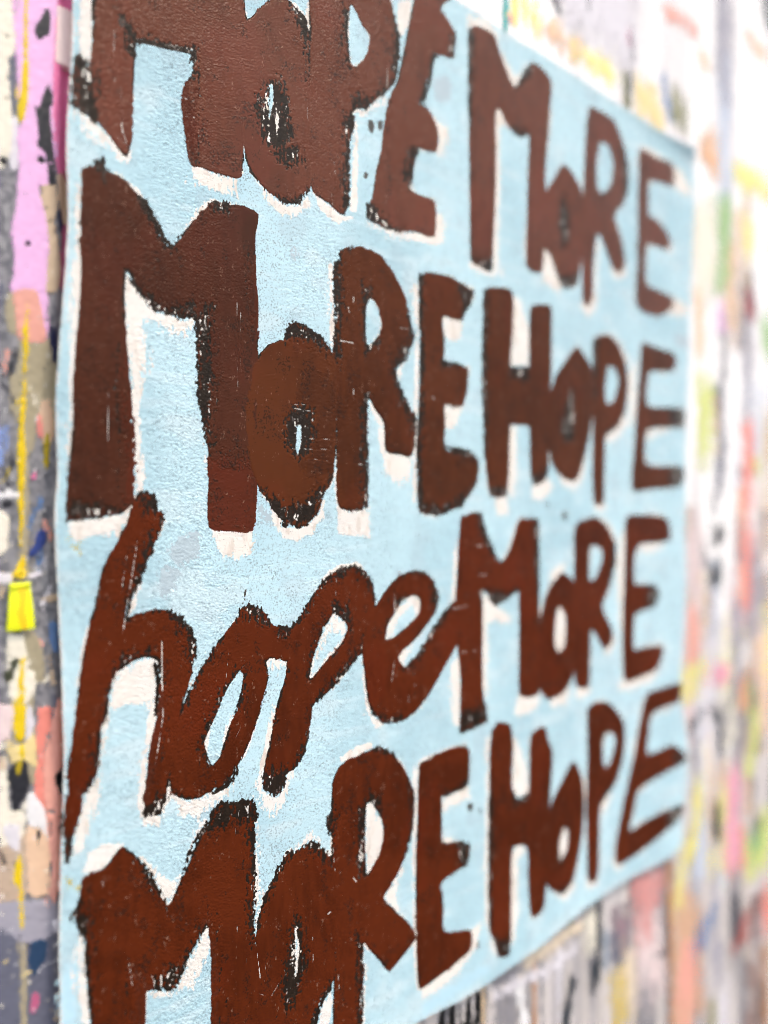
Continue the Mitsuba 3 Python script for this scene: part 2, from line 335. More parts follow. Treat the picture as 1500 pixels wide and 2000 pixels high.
# ---------------------------------------------------------------- paint on the wall
PATCHES = [('paint_patch','cream_white',0.8,1.2,[(149.5,1896.6),(181.2,1903.7),(183.0,1873.5),(182.6,1861.6),(180.1,1849.0),(177.5,1843.3),(175.4,1839.4),(176.1,1828.1),(178.3,1813.4),(179.0,1798.2),(178.3,1770.8),(175.4,1761.5),(149.5,1750.7)],0),
('paint_patch','slate',0.4,1,[(177.5,1843.3),(181.5,1848.0),(181.9,1826.4),(180.4,1806.4),(179.0,1800.5),(177.5,1813.1),(176.4,1828.2)],0),
('paint_patch','lilac_white',0.35,1,[(178.3,1797.9),(184.1,1796.0),(183.4,1764.6),(179.0,1757.9),(176.8,1763.4)],0),
('paint_patch','soft_pink',0.6,1.0,[(180.4,1911.2),(212.2,1926.3),(209.8,1876.9),(209.0,1828.5),(210.6,1788.9),(209.0,1767.6),(205.1,1754.5),(200.5,1753.2),(199.0,1747.2),(204.4,1723.2),(204.4,1675.4),(201.3,1670.0),(192.2,1670.6),(179.7,1665.1),(177.5,1670.1),(180.4,1693.9),(178.3,1712.8),(181.2,1729.0),(182.6,1756.6),(183.4,1788.0),(185.6,1804.3),(181.9,1826.4),(180.4,1860.7)],0),
('paint_patch','hot_pink',0.5,0.8,[(205.9,1923.2),(225.9,1936.6),(225.1,1886.8),(224.7,1845.5),(223.5,1804.0),(222.3,1770.8),(218.7,1767.7),(211.4,1768.3),(208.2,1800.2),(209.0,1836.5),(207.5,1863.9),(206.7,1887.6)],0),
('paint_splash','ink',0.9,1.2,[(203.6,1892.6),(206.7,1888.4),(207.5,1879.1),(206.3,1873.0),(199.8,1863.6),(194.5,1868.1),(194.5,1873.7),(197.5,1879.7),(200.5,1885.7)],0),
('paint_splash','ink',0.8,1.4,[(204.4,1853.1),(206.7,1850.8),(208.6,1842.0),(206.7,1843.6),(205.1,1847.0)],0),
('paint_splash','ink',0.8,1.2,[(201.3,1844.8),(202.8,1838.2),(201.3,1836.8),(199.0,1840.7)],0),
('paint_splash','ink',0.9,1.4,[(204.4,1834.8),(207.8,1826.5),(209.4,1818.2),(207.1,1815.0),(207.5,1803.9),(209.4,1784.6),(209.0,1755.6),(204.4,1754.3),(202.1,1766.3),(201.3,1777.2),(196.7,1781.4),(196.0,1800.1),(193.7,1812.7),(197.5,1813.2),(199.8,1821.2)],0),
('paint_drip','yellow',1.6,0.6,[(186.7,1914.1),(190.7,1916.0),(190.7,1868.9),(191.5,1841.7),(190.7,1814.0),(188.5,1800.7),(184.1,1795.3),(182.6,1803.3),(184.1,1827.2),(185.6,1855.1)],0),
('paint_patch','beige',0.5,0.8,[(200.5,1754.8),(209.8,1755.8),(212.2,1745.3),(209.8,1728.5),(212.2,1713.1),(215.0,1694.0),(212.2,1674.5),(205.9,1670.9),(202.8,1675.1),(205.1,1699.4),(204.4,1723.2),(200.5,1738.1)],0),
('paint_patch','beige',0.5,0.8,[(212.2,1763.4),(220.3,1768.1),(221.9,1737.8),(219.5,1729.0),(213.1,1741.6)],0),
('paint_patch','navy',0.5,0.8,[(210.6,1762.9),(213.1,1757.7),(218.7,1737.0),(219.5,1724.9),(215.0,1720.6),(213.1,1733.6)],0),
('paint_patch','rose',0.5,0.8,[(216.2,1721.2),(221.1,1729.4),(222.7,1705.2),(221.1,1675.4),(214.0,1677.5),(216.2,1702.6)],0),
('paint_patch','khaki',0.5,1.0,[(174.6,1663.4),(180.4,1666.8),(182.6,1640.0),(184.1,1632.4),(203.6,1632.2),(210.6,1644.5),(211.4,1588.4),(209.0,1556.1),(202.1,1551.7),(196.7,1574.3),(195.2,1551.3),(190.7,1539.2),(190.7,1456.8),(183.4,1457.2),(183.4,1565.4),(179.7,1573.6),(177.5,1585.1),(177.5,1600.5),(181.9,1608.0),(183.4,1631.5),(176.8,1635.2),(173.9,1650.1)],0),
('paint_patch','salmon_light',0.6,0.8,[(179.7,1668.2),(196.0,1671.4),(201.3,1650.9),(202.8,1639.3),(202.1,1632.0),(192.2,1629.0),(183.4,1630.8),(181.2,1639.8)],0),
('paint_patch','soft_pink',0.7,0.8,[(196.0,1671.4),(204.4,1673.0),(204.8,1643.5),(203.6,1633.8),(201.3,1643.0),(198.3,1658.3)],0),
('paint_drip','yellow',1.4,1.0,[(188.5,1659.7),(190.7,1653.1),(190.0,1630.2),(190.4,1621.6),(188.5,1608.1),(188.5,1582.2),(187.0,1566.4),(188.5,1554.8),(188.5,1531.3),(187.0,1515.6),(187.0,1496.1),(185.6,1475.0),(183.4,1476.6),(183.4,1500.0),(182.6,1538.9),(183.4,1566.2),(184.1,1581.8),(186.3,1609.3),(187.0,1625.1),(185.6,1640.5)],0),
('paint_splash','navy',0.8,0.8,[(206.3,1643.0),(210.6,1643.7),(212.2,1624.7),(211.4,1618.9),(208.2,1616.1),(207.5,1626.4),(205.9,1631.7)],0),
('paint_splash','white',0.8,0.6,[(190.7,1632.7),(194.5,1631.6),(199.8,1630.1),(196.0,1627.9),(191.5,1628.8)],0),
('paint_patch','peach',0.5,0.8,[(200.5,1586.5),(206.7,1586.3),(209.8,1568.2),(208.2,1556.0),(201.3,1551.6),(199.0,1575.3)],0),
('paint_splash','coral',0.7,1.2,[(197.5,1576.7),(200.5,1574.6),(202.8,1561.3),(201.3,1558.8),(198.6,1557.0),(196.7,1563.2)],0),
('paint_drip','olive_yellow',0.6,0.8,[(202.1,1559.6),(206.7,1561.5),(205.1,1539.9),(204.4,1533.5),(202.1,1535.0),(201.3,1547.7)],0),
('paint_patch','light_blue',0.6,1.0,[(149.5,1567.3),(171.1,1562.9),(172.9,1550.0),(172.5,1538.4),(169.6,1533.7),(149.5,1529.9)],0),
('paint_splash','white',0.8,0.8,[(149.5,1514.2),(183.4,1515.2),(184.1,1509.3),(177.5,1510.1),(149.5,1509.0)],0),
('paint_splash','ink',0.5,0.8,[(173.2,1508.5),(179.0,1509.3),(179.7,1505.4),(175.4,1503.1),(172.5,1504.6)],0),
('paint_splash','olive_yellow',0.6,0.9,[(176.4,1532.4),(174.6,1525.4),(171.1,1522.3)],1.8),
('paint_splash','hot_pink',0.6,0.5,[(192.6,1527.5),(194.5,1528.8),(194.9,1526.0),(193.0,1525.2)],0),
('paint_patch','cream_white',0.9,0.8,[(149.5,1503.7),(172.5,1500.4),(176.8,1495.4),(177.2,1486.1),(175.4,1482.3),(176.1,1473.8),(172.5,1468.5),(149.5,1462.6)],0),
('paint_splash','royal_blue',0.5,2.2,[(198.3,1485.0),(204.4,1486.4),(203.6,1480.1),(201.3,1473.8),(197.5,1469.2),(192.2,1464.6),(190.4,1468.6),(194.5,1475.6)],0),
('paint_splash','lilac_white',0.7,1.5,[(149.5,1455.9),(177.5,1453.6),(179.0,1447.3),(173.9,1445.3),(149.5,1449.1)],0),
('paint_splash','lilac_white',0.7,1.5,[(189.3,1452.2),(199.8,1454.8),(201.3,1451.5),(196.0,1448.7),(190.0,1448.2)],0),
('paint_drip','yellow',1.6,0.6,[(185.2,1466.5),(187.4,1466.4),(188.1,1458.5),(186.3,1456.3),(182.6,1455.7),(180.1,1449.6),(177.5,1447.4),(179.7,1454.3),(182.6,1459.6)],0),
('paint_splash','beige',0.8,0.8,[(200.5,1433.3),(205.9,1435.3),(212.2,1435.7),(212.2,1430.8),(205.9,1429.7),(201.3,1430.9)],0),
('paint_patch','mid_blue',0.5,0.8,[(205.1,1413.0),(211.4,1414.0),(212.6,1395.4),(214.5,1385.4),(209.8,1390.9),(206.7,1398.5)],0),
('paint_patch','khaki',0.4,0.8,[(187.0,1407.8),(194.5,1408.6),(201.3,1392.8),(202.1,1368.8),(196.0,1369.7),(194.5,1342.3),(196.7,1294.5),(190.7,1295.9),(188.5,1359.1)],0),
('paint_patch','cream_white',1.0,0.8,[(175.7,1405.1),(179.7,1407.8),(186.3,1407.1),(188.5,1399.8),(191.5,1390.0),(194.5,1377.8),(196.0,1369.7),(203.6,1370.2),(204.4,1373.3),(207.5,1369.6),(202.1,1367.2),(196.7,1367.2),(194.5,1359.7),(191.5,1353.9),(187.8,1351.4),(181.2,1352.5),(176.8,1358.6),(175.0,1372.8),(175.0,1392.1)],0),
('paint_splash','ink_green',0.8,2.0,[(175.4,1382.0),(179.0,1390.0),(183.4,1391.0),(185.6,1386.9),(181.9,1381.1),(179.7,1373.7),(175.4,1370.4),(172.5,1378.5)],0),
('paint_drip','yellow',1.2,1.0,[(183.4,1387.1),(189.3,1391.9),(190.0,1387.8),(187.8,1382.7),(188.5,1374.7),(188.9,1359.0),(188.5,1330.9),(187.0,1325.7),(184.8,1324.6),(181.2,1327.6),(179.3,1334.2),(179.0,1352.8),(179.7,1368.2),(182.6,1379.5)],0),
('paint_patch','light_lilac_pink',0.5,0.8,[(149.5,1357.8),(178.3,1354.5),(178.3,1335.9),(175.4,1326.5),(149.5,1335.4)],0),
('paint_patch','lilac_white',0.5,0.8,[(188.5,1351.2),(193.7,1350.4),(195.2,1334.3),(192.2,1326.2),(188.5,1325.4)],0),
('paint_patch','yellow_cream',0.45,0.8,[(176.1,1330.2),(181.2,1324.5),(187.0,1323.3),(194.5,1330.5),(196.7,1310.3),(196.7,1302.4),(188.5,1309.7),(177.5,1310.6),(175.4,1322.6)],0),
('paint_drip','yellow',0.9,0.8,[(183.4,1322.5),(187.8,1322.4),(187.8,1309.9),(186.3,1307.9),(182.6,1315.7)],0),
('paint_patch','coral_pink',0.6,0.8,[(198.3,1348.8),(206.7,1348.2),(207.5,1332.0),(203.6,1324.8),(202.1,1309.2),(201.3,1293.5),(202.8,1277.2),(203.6,1267.4),(198.3,1274.4),(194.5,1285.2),(193.7,1296.0),(196.0,1302.6),(197.5,1307.0),(196.0,1318.4),(196.0,1330.2),(197.5,1340.2)],0),
('paint_patch','salmon_light',0.7,0.8,[(206.7,1330.6),(212.2,1351.2),(219.5,1344.6),(219.5,1279.1),(216.2,1256.1),(212.2,1257.1),(209.0,1267.6),(202.8,1267.6),(201.3,1293.5),(202.1,1313.2)],0),
('paint_splash','slate',0.6,0.8,[(209.0,1359.8),(211.4,1351.4),(210.2,1339.5),(208.2,1330.3),(207.1,1332.1),(207.8,1344.0)],0),
('paint_splash','black',0.8,0.6,[(219.5,1297.1),(215.0,1297.9),(210.6,1296.1),(208.6,1291.8),(209.8,1284.3),(212.2,1279.6),(219.5,1274.2)],0),
('paint_splash','ink',1.0,0.9,[(188.5,1312.1),(190.7,1301.4),(191.1,1291.9),(188.5,1282.3),(185.6,1279.2),(184.8,1274.7),(182.6,1272.1),(179.0,1273.9),(177.9,1278.0),(177.9,1287.3),(176.1,1296.2),(175.7,1304.0),(179.0,1310.3),(181.9,1311.9)],0),
('paint_splash','olive_yellow',1.3,2.0,[(180.4,1312.3),(187.0,1312.4),(187.0,1302.2),(184.8,1293.4),(184.8,1283.2),(182.6,1287.7),(181.2,1298.1),(178.3,1304.2)],0),
('paint_patch','white',0.5,0.8,[(189.3,1280.6),(194.5,1284.0),(202.8,1267.6),(204.4,1244.9),(199.8,1254.2),(190.0,1260.0)],0),
('paint_patch','cream_white',0.5,0.8,[(149.5,1335.4),(171.8,1331.0),(175.4,1307.2),(176.8,1276.0),(181.2,1271.0),(188.5,1276.9),(188.5,1265.1),(183.4,1247.0),(149.5,1245.6)],0),
('paint_patch','lilac_white',0.5,1.5,[(172.5,1264.0),(183.4,1262.6),(184.8,1250.5),(182.6,1241.8),(175.4,1249.3)],0),
('paint_patch','peach',0.4,1.2,[(189.3,1260.2),(202.8,1253.3),(207.5,1240.0),(205.9,1220.5),(206.7,1204.3),(201.3,1201.3),(190.0,1209.8)],0),
('paint_patch','salmon_light',1.1,1.0,[(202.8,1266.9),(211.4,1263.0),(215.0,1253.5),(216.2,1216.4),(213.1,1202.0),(209.8,1196.9),(205.9,1195.0),(205.1,1204.8),(207.5,1220.1),(206.3,1236.4),(204.4,1252.9)],0),
('paint_patch','tan',0.35,1.5,[(149.5,1245.6),(183.4,1250.9),(188.5,1260.4),(189.3,1210.1),(181.2,1205.0),(149.5,1211.9)],0),
('paint_drip','yellow',0.7,1.6,[(184.8,1241.1),(186.3,1226.7),(187.0,1203.0),(188.5,1186.8),(187.0,1177.2),(184.1,1178.3),(182.6,1192.8),(182.6,1212.2),(178.3,1221.4),(180.4,1232.4)],0),
('paint_patch','gray_lilac',0.35,1.6,[(149.5,1213.8),(181.2,1205.0),(203.6,1199.0),(210.6,1193.4),(211.4,1170.6),(192.2,1169.8),(149.5,1189.5)],0),
('paint_patch','slate',0.4,1.5,[(189.3,1170.9),(201.3,1182.3),(210.6,1183.0),(210.6,1138.8),(214.0,1112.8),(210.6,1074.6),(189.3,1084.7)],0),
('paint_patch','slate',0.4,1.5,[(149.5,1189.5),(182.6,1177.2),(182.6,1087.8),(149.5,1103.4)],0),
('paint_patch','deep_blue',0.7,1.2,[(193.0,1171.1),(204.4,1167.6),(203.6,1153.6),(196.7,1145.9),(193.7,1141.6),(190.0,1154.9),(190.7,1166.4)],0),
('paint_patch','khaki',0.6,0.8,[(182.6,1178.8),(188.5,1176.6),(190.0,1154.9),(188.5,1085.0),(181.9,1088.2),(183.4,1149.7)],0),
('paint_drip','yellow_cream',1.0,0.6,[(156.4,1150.7),(173.2,1144.6),(181.2,1146.0),(188.5,1146.9),(193.0,1147.4)],1.9),
('paint_drip','white',1.0,0.6,[(196.7,1146.7),(204.4,1148.5),(212.2,1148.5)],1.6),
('paint_splash','yellow_cream',1.0,0.5,[(171.4,1163.0),(174.6,1163.2),(176.8,1164.7),(175.4,1161.4),(172.5,1160.2)],0),
('paint_splash','rose',0.5,1.5,[(192.2,1130.4),(196.7,1130.1),(199.0,1121.3),(196.0,1114.7),(192.2,1114.7)],0),
('paint_splash','lilac_white',1.3,1.0,[(207.5,1180.1),(212.2,1181.5),(218.7,1177.2),(216.9,1172.8),(212.2,1169.4),(208.2,1175.0)],0),
('paint_splash','white',1.3,0.6,[(208.2,1159.0),(210.6,1161.3),(215.6,1158.5)],1.6),
('paint_patch','beige',0.5,1.0,[(204.4,1105.4),(212.2,1126.0),(215.0,1099.9),(212.2,1073.7),(202.8,1078.3)],0),
('paint_splash','ink_green',0.4,2.0,[(171.8,1139.0),(179.0,1139.9),(181.2,1127.3),(173.9,1124.3)],0),
('paint_splash','ink',0.4,1.0,[(170.4,1191.0),(173.9,1191.2),(171.8,1181.3),(171.8,1146.7),(168.2,1148.1)],0),
('paint_drip','teal',0.8,0.6,[(764.1,2186.8),(762.1,2134.1),(763.1,2107.3)],7.1),
('paint_splash','hot_pink',0.8,0.8,[(769.2,2130.7),(776.4,2131.2),(774.4,2122.5),(768.2,2121.1)],0),
('paint_patch','pale_yellow',0.8,1.5,[(770.2,2163.6),(808.1,2180.8),(832.2,2153.8),(832.2,2136.2),(801.6,2132.7),(772.3,2129.4)],0),
('paint_patch','peach_orange',0.7,2,[(843.4,2151.8),(871.0,2162.1),(924.2,2158.8),(929.2,2143.5),(897.1,2133.6),(854.8,2134.6)],0),
('paint_patch','pale_yellow',0.7,2,[(911.8,2156.6),(962.7,2158.3),(1014.1,2162.1),(1015.5,2133.7),(962.7,2133.3),(916.7,2137.1)],0),
('paint_patch','lilac_white',0.4,3,[(864.0,2233.9),(1071.7,2332.0),(1068.8,2181.7),(1016.8,2176.8),(911.8,2178.0)],0),
('paint_splash','gray_dark',0.5,2,[(919.2,2224.2),(929.2,2207.0),(931.8,2187.9)],10.0),
('paint_splash','gray_dark',0.5,2,[(949.6,2252.5),(947.1,2214.8)],7.7),
('paint_splash','gray_dark',0.5,2,[(859.4,2204.1),(873.3,2188.2)],13.6),
('paint_splash','gray_mid',0.5,2,[(986.6,2254.5),(983.9,2216.0)],8.1),
('paint_splash','rose',0.5,2,[(1056.9,2231.6),(1059.9,2214.2)],10.3),
('paint_drip','gray_dark',0.6,1.5,[(1065.8,2227.5),(1068.8,2197.4),(1059.9,2162.7),(1054.0,2124.7)],13.3),
('paint_drip','olive',0.6,1.5,[(1045.3,2160.3),(1048.2,2116.5)],10.1),
('paint_patch','pale_yellow_orange',0.7,2,[(1083.7,2159.1),(1120.8,2168.0),(1156.1,2135.0),(1159.4,2108.1),(1120.8,2108.3),(1092.8,2119.6)],0),
('paint_splash','mid_blue',0.7,1.5,[(1161.0,2201.0),(1169.3,2171.0),(1179.3,2144.6)],16.5),
('paint_patch','olive',0.6,2,[(1199.6,2193.7),(1227.5,2192.0),(1234.6,2139.7),(1199.6,2138.2),(1186.0,2157.0)],0),
('paint_splash','salmon_light',0.7,1.5,[(1162.6,2312.2),(1220.4,2317.1),(1263.5,2318.1)],19.4),
('paint_patch','orange_soft',0.7,3,[(1297.0,2146.3),(1327.8,2163.5),(1355.6,2128.9),(1347.6,2095.5),(1323.9,2101.2),(1293.2,2109.7)],0),
('paint_splash','peach_orange',0.7,2,[(1297.0,2287.9),(1312.3,2276.1)],25.7),
('paint_drip','gray_lilac',0.4,3,[(1355.6,2466.1),(1392.4,2483.4),(1405.0,2377.4),(1396.6,2262.3),(1375.9,2245.5),(1359.6,2340.1)],0),
('paint_drip','light_lilac_blue',0.4,3,[(1359.6,2312.7),(1400.8,2319.7),(1400.8,2058.9),(1367.7,2068.4)],0),
('paint_patch','green',0.8,2,[(1355.6,2050.5),(1400.8,2070.1),(1400.8,1947.1),(1380.0,1894.7),(1343.6,1893.2),(1355.6,1955.7)],0),
('paint_patch','pale_yellow',0.4,5,[(1417.7,2138.6),(1525.3,2151.4),(1573.5,2135.3),(1573.5,2121.2),(1434.9,2109.7)],0),
('paint_splash','pale_yellow',0.5,3,[(1479.2,2041.2),(1474.7,2001.5)],36.1),
('paint_splash','gray_dark',0.5,3,[(1563.7,2514.1),(1573.5,2478.2)],48.9),
('paint_splash','peach',0.4,4,[(1479.2,2398.8),(1549.1,2387.9)],20.6),
('paint_drip','peach_orange',0.6,3,[(1285.7,1869.7),(1285.7,1764.1)],26.2),
('paint_patch','cream_white',0.5,3,[(1267.1,2023.2),(1347.6,2044.7),(1335.7,1897.1),(1274.5,1867.6)],0),
('paint_drip','lime_yellow',0.7,3,[(1282.0,1728.4),(1331.7,1725.2),(1323.9,1625.6),(1300.8,1579.8),(1282.0,1605.4)],0),
('paint_drip','slate',0.6,2,[(1359.6,1710.0),(1367.7,1655.9),(1371.8,1610.2),(1363.6,1554.9)],26.4),
('paint_drip','orange_soft',0.6,2,[(1349.6,1699.9),(1351.6,1645.5),(1351.6,1572.8)],12.0),
('paint_splash','dark_red',0.7,2,[(1479.2,1909.8),(1488.2,1882.4)],31.6),
('paint_splash','gray_dark',0.6,2,[(1488.2,1946.4),(1492.8,1898.7)],22.8),
('paint_drip','gray_lilac',0.5,3,[(1483.7,1887.4),(1479.2,1674.0)],31.7),
('paint_drip','coral',0.6,3,[(1479.2,1654.6),(1488.2,1597.0)],40.8),
('paint_drip','coral',0.7,3,[(1474.7,1577.2),(1470.2,1326.8)],38.2),
('paint_splash','soft_pink',0.5,3,[(1367.7,1857.5),(1375.9,1831.4)],28.4),
('paint_drip','gray_mid',0.5,3,[(1384.1,1841.9),(1380.0,1739.8)],20.6),
('paint_splash','green',0.6,3,[(1568.6,1862.3),(1583.4,1814.0)],39.3),
('paint_splash','lime_yellow',0.5,3,[(1515.9,1593.4),(1525.3,1579.0)],23.0),
('paint_splash','ink',0.7,2,[(1343.6,1472.8),(1367.7,1481.7),(1375.9,1454.0),(1363.6,1437.8),(1339.6,1442.1)],0),
('paint_splash','slate_dark',0.7,2,[(1323.9,1410.3),(1359.6,1412.3),(1363.6,1381.1),(1339.6,1366.2),(1320.0,1376.4)],0),
('paint_splash','gray_lilac',0.5,3,[(1327.8,1365.1),(1323.9,1329.5)],19.5),
('paint_patch','salmon_light',0.6,3,[(1241.7,1327.9),(1270.8,1330.5),(1289.5,1297.2),(1270.8,1255.4),(1245.3,1249.9)],0),
('paint_splash','olive',0.4,2,[(1248.9,1370.4),(1256.2,1343.9)],14.4),
('paint_splash','tan',0.4,2,[(1238.1,1500.0),(1245.3,1474.1)],21.4),
('paint_patch','lemon',0.7,2,[(1245.3,1241.3),(1312.3,1244.9),(1312.3,1214.5),(1274.5,1188.4),(1220.4,1186.8),(1224.0,1218.6)],0),
('paint_splash','red',0.8,2,[(1308.5,1241.8),(1339.6,1232.3),(1343.6,1201.0),(1312.3,1193.1)],0),
('paint_splash','pink',0.7,2,[(1343.6,1224.6),(1392.4,1216.1),(1384.1,1193.2),(1347.6,1196.8)],0),
('paint_splash','slate_dark',0.7,3,[(1259.8,1135.1),(1282.0,1152.1),(1323.9,1153.7),(1355.6,1135.4),(1371.8,1105.0),(1367.7,1078.3)],18.1),
('paint_splash','gray_mid',0.5,4,[(1400.8,1136.7),(1434.9,1102.4),(1400.8,1080.8)],55.2),
('paint_splash','orange',0.8,2,[(1448.0,1197.1),(1479.2,1190.7),(1483.7,1141.7),(1461.2,1128.1),(1439.2,1149.0)],0),
('paint_splash','green',0.8,2,[(1488.2,1179.7),(1502.0,1148.4),(1488.2,1127.3)],18.3),
('paint_drip','lime_yellow',0.7,3,[(1506.6,1112.4),(1511.3,1068.5),(1488.2,1018.6)],36.9),
('paint_splash','gray_dark',0.5,3,[(1525.3,1075.6),(1525.3,1046.0)],18.9),
('paint_drip','gray_lilac',0.5,3,[(1426.3,1330.3),(1430.6,1178.8)],25.9),
('paint_drip','gray_mid',0.5,3,[(1558.8,1369.8),(1563.7,1299.2)],34.1),
('paint_splash','slate',0.6,3,[(1563.7,1490.0),(1568.6,1439.6)],24.4),
('paint_drip','lemon',0.7,3,[(1278.2,1026.5),(1278.2,973.8),(1259.8,926.6)],27.7),
('paint_drip','lemon',0.7,3,[(1252.5,937.4),(1224.0,903.1),(1210.0,863.4)],29.6),
('paint_splash','slate_dark',0.6,2,[(1343.6,981.7),(1363.6,969.3),(1359.6,919.2),(1339.6,930.3),(1327.8,960.6)],0),
('paint_drip','pink',0.8,3,[(1417.7,1002.3),(1413.4,919.0),(1413.4,862.7)],46.8),
('paint_drip','red_orange',0.6,3,[(1456.8,907.0),(1461.2,848.3)],26.6),
('paint_splash','green',0.7,3,[(1488.2,878.9),(1549.1,891.5),(1554.0,850.2),(1502.0,826.1)],0),
('paint_drip','lime_yellow',0.7,3,[(1534.8,915.2),(1583.4,902.4),(1573.5,834.4),(1511.3,813.5),(1479.2,823.5),(1511.3,862.5)],0),
('paint_splash','gray_dark',0.6,3,[(1530.0,896.6),(1525.3,868.3)],23.6),
('paint_splash','blue',0.8,2,[(1316.2,799.2),(1335.7,794.2),(1323.9,758.8),(1293.2,741.9),(1267.1,748.4),(1278.2,779.2)],0),
('paint_patch','coral_dark',0.7,3,[(1074.7,937.0),(1146.3,927.3),(1143.1,887.5),(1120.8,862.6),(1111.4,833.9),(1092.8,856.6),(1083.7,891.5)],0),
('paint_drip','light_lilac_pink',0.5,4,[(1083.7,859.9),(1143.1,854.8),(1152.8,761.1),(1123.9,724.1),(1099.0,782.6)],0),
('paint_drip','gray_mid',0.5,2,[(1156.1,924.2),(1162.6,839.7)],16.4),
('paint_drip','brown_soft',0.9,1.5,[(1179.3,925.3),(1182.6,832.5),(1186.0,747.7),(1189.4,612.4)],15.2),
('paint_patch','peach_tan',0.5,4,[(1196.2,861.3),(1259.8,857.2),(1293.2,793.1),(1274.5,712.3),(1297.0,650.1),(1256.2,632.9),(1199.6,607.6)],0),
('paint_splash','salmon_light',0.5,3,[(1238.1,726.8),(1238.1,675.3)],64.3),
('paint_drip','slate_dark',0.9,1.6,[(965.3,936.5),(981.2,935.6),(981.2,882.0),(975.9,832.0),(973.2,815.3),(960.0,816.3),(954.8,831.6),(967.9,872.1)],0),
('paint_splash','cream_white',0.8,2,[(941.9,925.6),(957.4,927.5),(970.6,908.1),(962.7,874.1),(944.5,881.0),(936.8,905.6)],0),
('paint_splash','mauve',0.6,3,[(1016.8,899.2),(1059.9,895.0),(1068.8,857.4),(1042.4,836.2),(1019.7,867.8)],0),
('paint_splash','rose',0.6,3,[(1022.5,889.6),(1025.3,871.8)],14.1),
('paint_drip','slate',0.6,3,[(1016.8,864.2),(1022.5,828.6)],22.4),
('paint_drip','gray_blue',0.5,3,[(994.8,877.0),(994.8,839.4)],16.4),
('paint_drip','yellow_soft',0.7,3,[(1014.1,809.1),(1036.7,807.6),(1039.5,760.2),(1033.8,685.9),(1011.3,696.5)],0),
('paint_patch','cream_tan',0.5,3,[(1039.5,829.6),(1074.7,823.8),(1074.7,721.6),(1045.3,742.3)],0),
('paint_drip','brown_soft',0.7,1.5,[(823.3,913.4),(825.5,784.2)],8.8),
('paint_drip','slate_dark',0.7,2,[(909.3,853.0),(919.2,843.2),(904.4,796.7),(894.7,786.9),(887.5,794.3),(897.1,828.2)],0),
('paint_patch','black',0.6,1.5,[(662.1,906.6),(689.0,908.9),(709.4,913.9),(711.3,838.2),(644.8,869.6),(648.2,903.7)],0),
('paint_drip','beige',0.6,1.5,[(718.9,913.1),(720.8,833.7)],7.6),
('paint_drip','gray_dark',0.5,1.5,[(726.5,909.9),(728.5,830.1)],7.7),
('paint_splash','lilac_white',0.9,2,[(748.1,895.1),(776.4,895.0),(808.1,891.3),(852.5,884.2),(882.8,884.7),(911.8,889.1)],12.5),
('paint_splash','cream_tan',0.9,2,[(808.1,915.3),(852.5,915.8),(887.5,919.4),(924.2,916.0)],13.3),
('paint_splash','gray_mid',0.6,2,[(742.1,915.5),(786.8,907.8),(841.1,906.5)],8.3),
('paint_patch','gray_mid',0.5,2,[(744.1,893.0),(766.2,887.5),(782.6,870.1),(782.6,804.5),(742.1,823.6)],0),
('paint_drip','white',0.6,2,[(788.9,887.2),(797.4,850.5),(797.4,797.5)],12.7),
('paint_drip','gray_mid',0.5,3,[(1099.0,750.8),(1108.2,650.7)],37.1),
('paint_drip','gray_dark',0.5,3,[(1143.1,794.4),(1175.9,788.4)],9.0),
('paint_drip','gray_dark',0.5,2,[(1426.3,774.0),(1434.9,714.2)],30.2),
('paint_splash','brick',0.6,3,[(1456.8,744.4),(1483.7,744.6),(1479.2,707.5),(1434.9,689.6),(1413.4,703.4)],0),
('paint_splash','maroon',0.6,3,[(1515.9,753.1),(1506.6,687.7)],32.5),
('paint_splash','coral_pink',0.6,3,[(1563.7,730.9),(1573.5,703.3)],48.6),
('paint_drip','taupe',0.4,5,[(1502.0,630.8),(1492.8,469.1)],50.5),
('paint_drip','brown_soft',0.4,5,[(1563.7,646.5),(1558.8,438.0)],34.1),
('paint_drip','gray_dark',0.4,5,[(1534.8,578.2),(1530.0,451.6)],19.0),
('paint_drip','gray_lilac',0.5,3,[(1359.6,714.7),(1355.6,661.5)],28.2),
('paint_drip','olive_soft',0.4,4,[(1335.7,633.6),(1331.7,545.2)],23.6),
('paint_drip','lilac_white',0.5,4,[(1375.9,634.8),(1375.9,524.4)],36.9)]


def on_wall(X, Z): return wall_y(X)


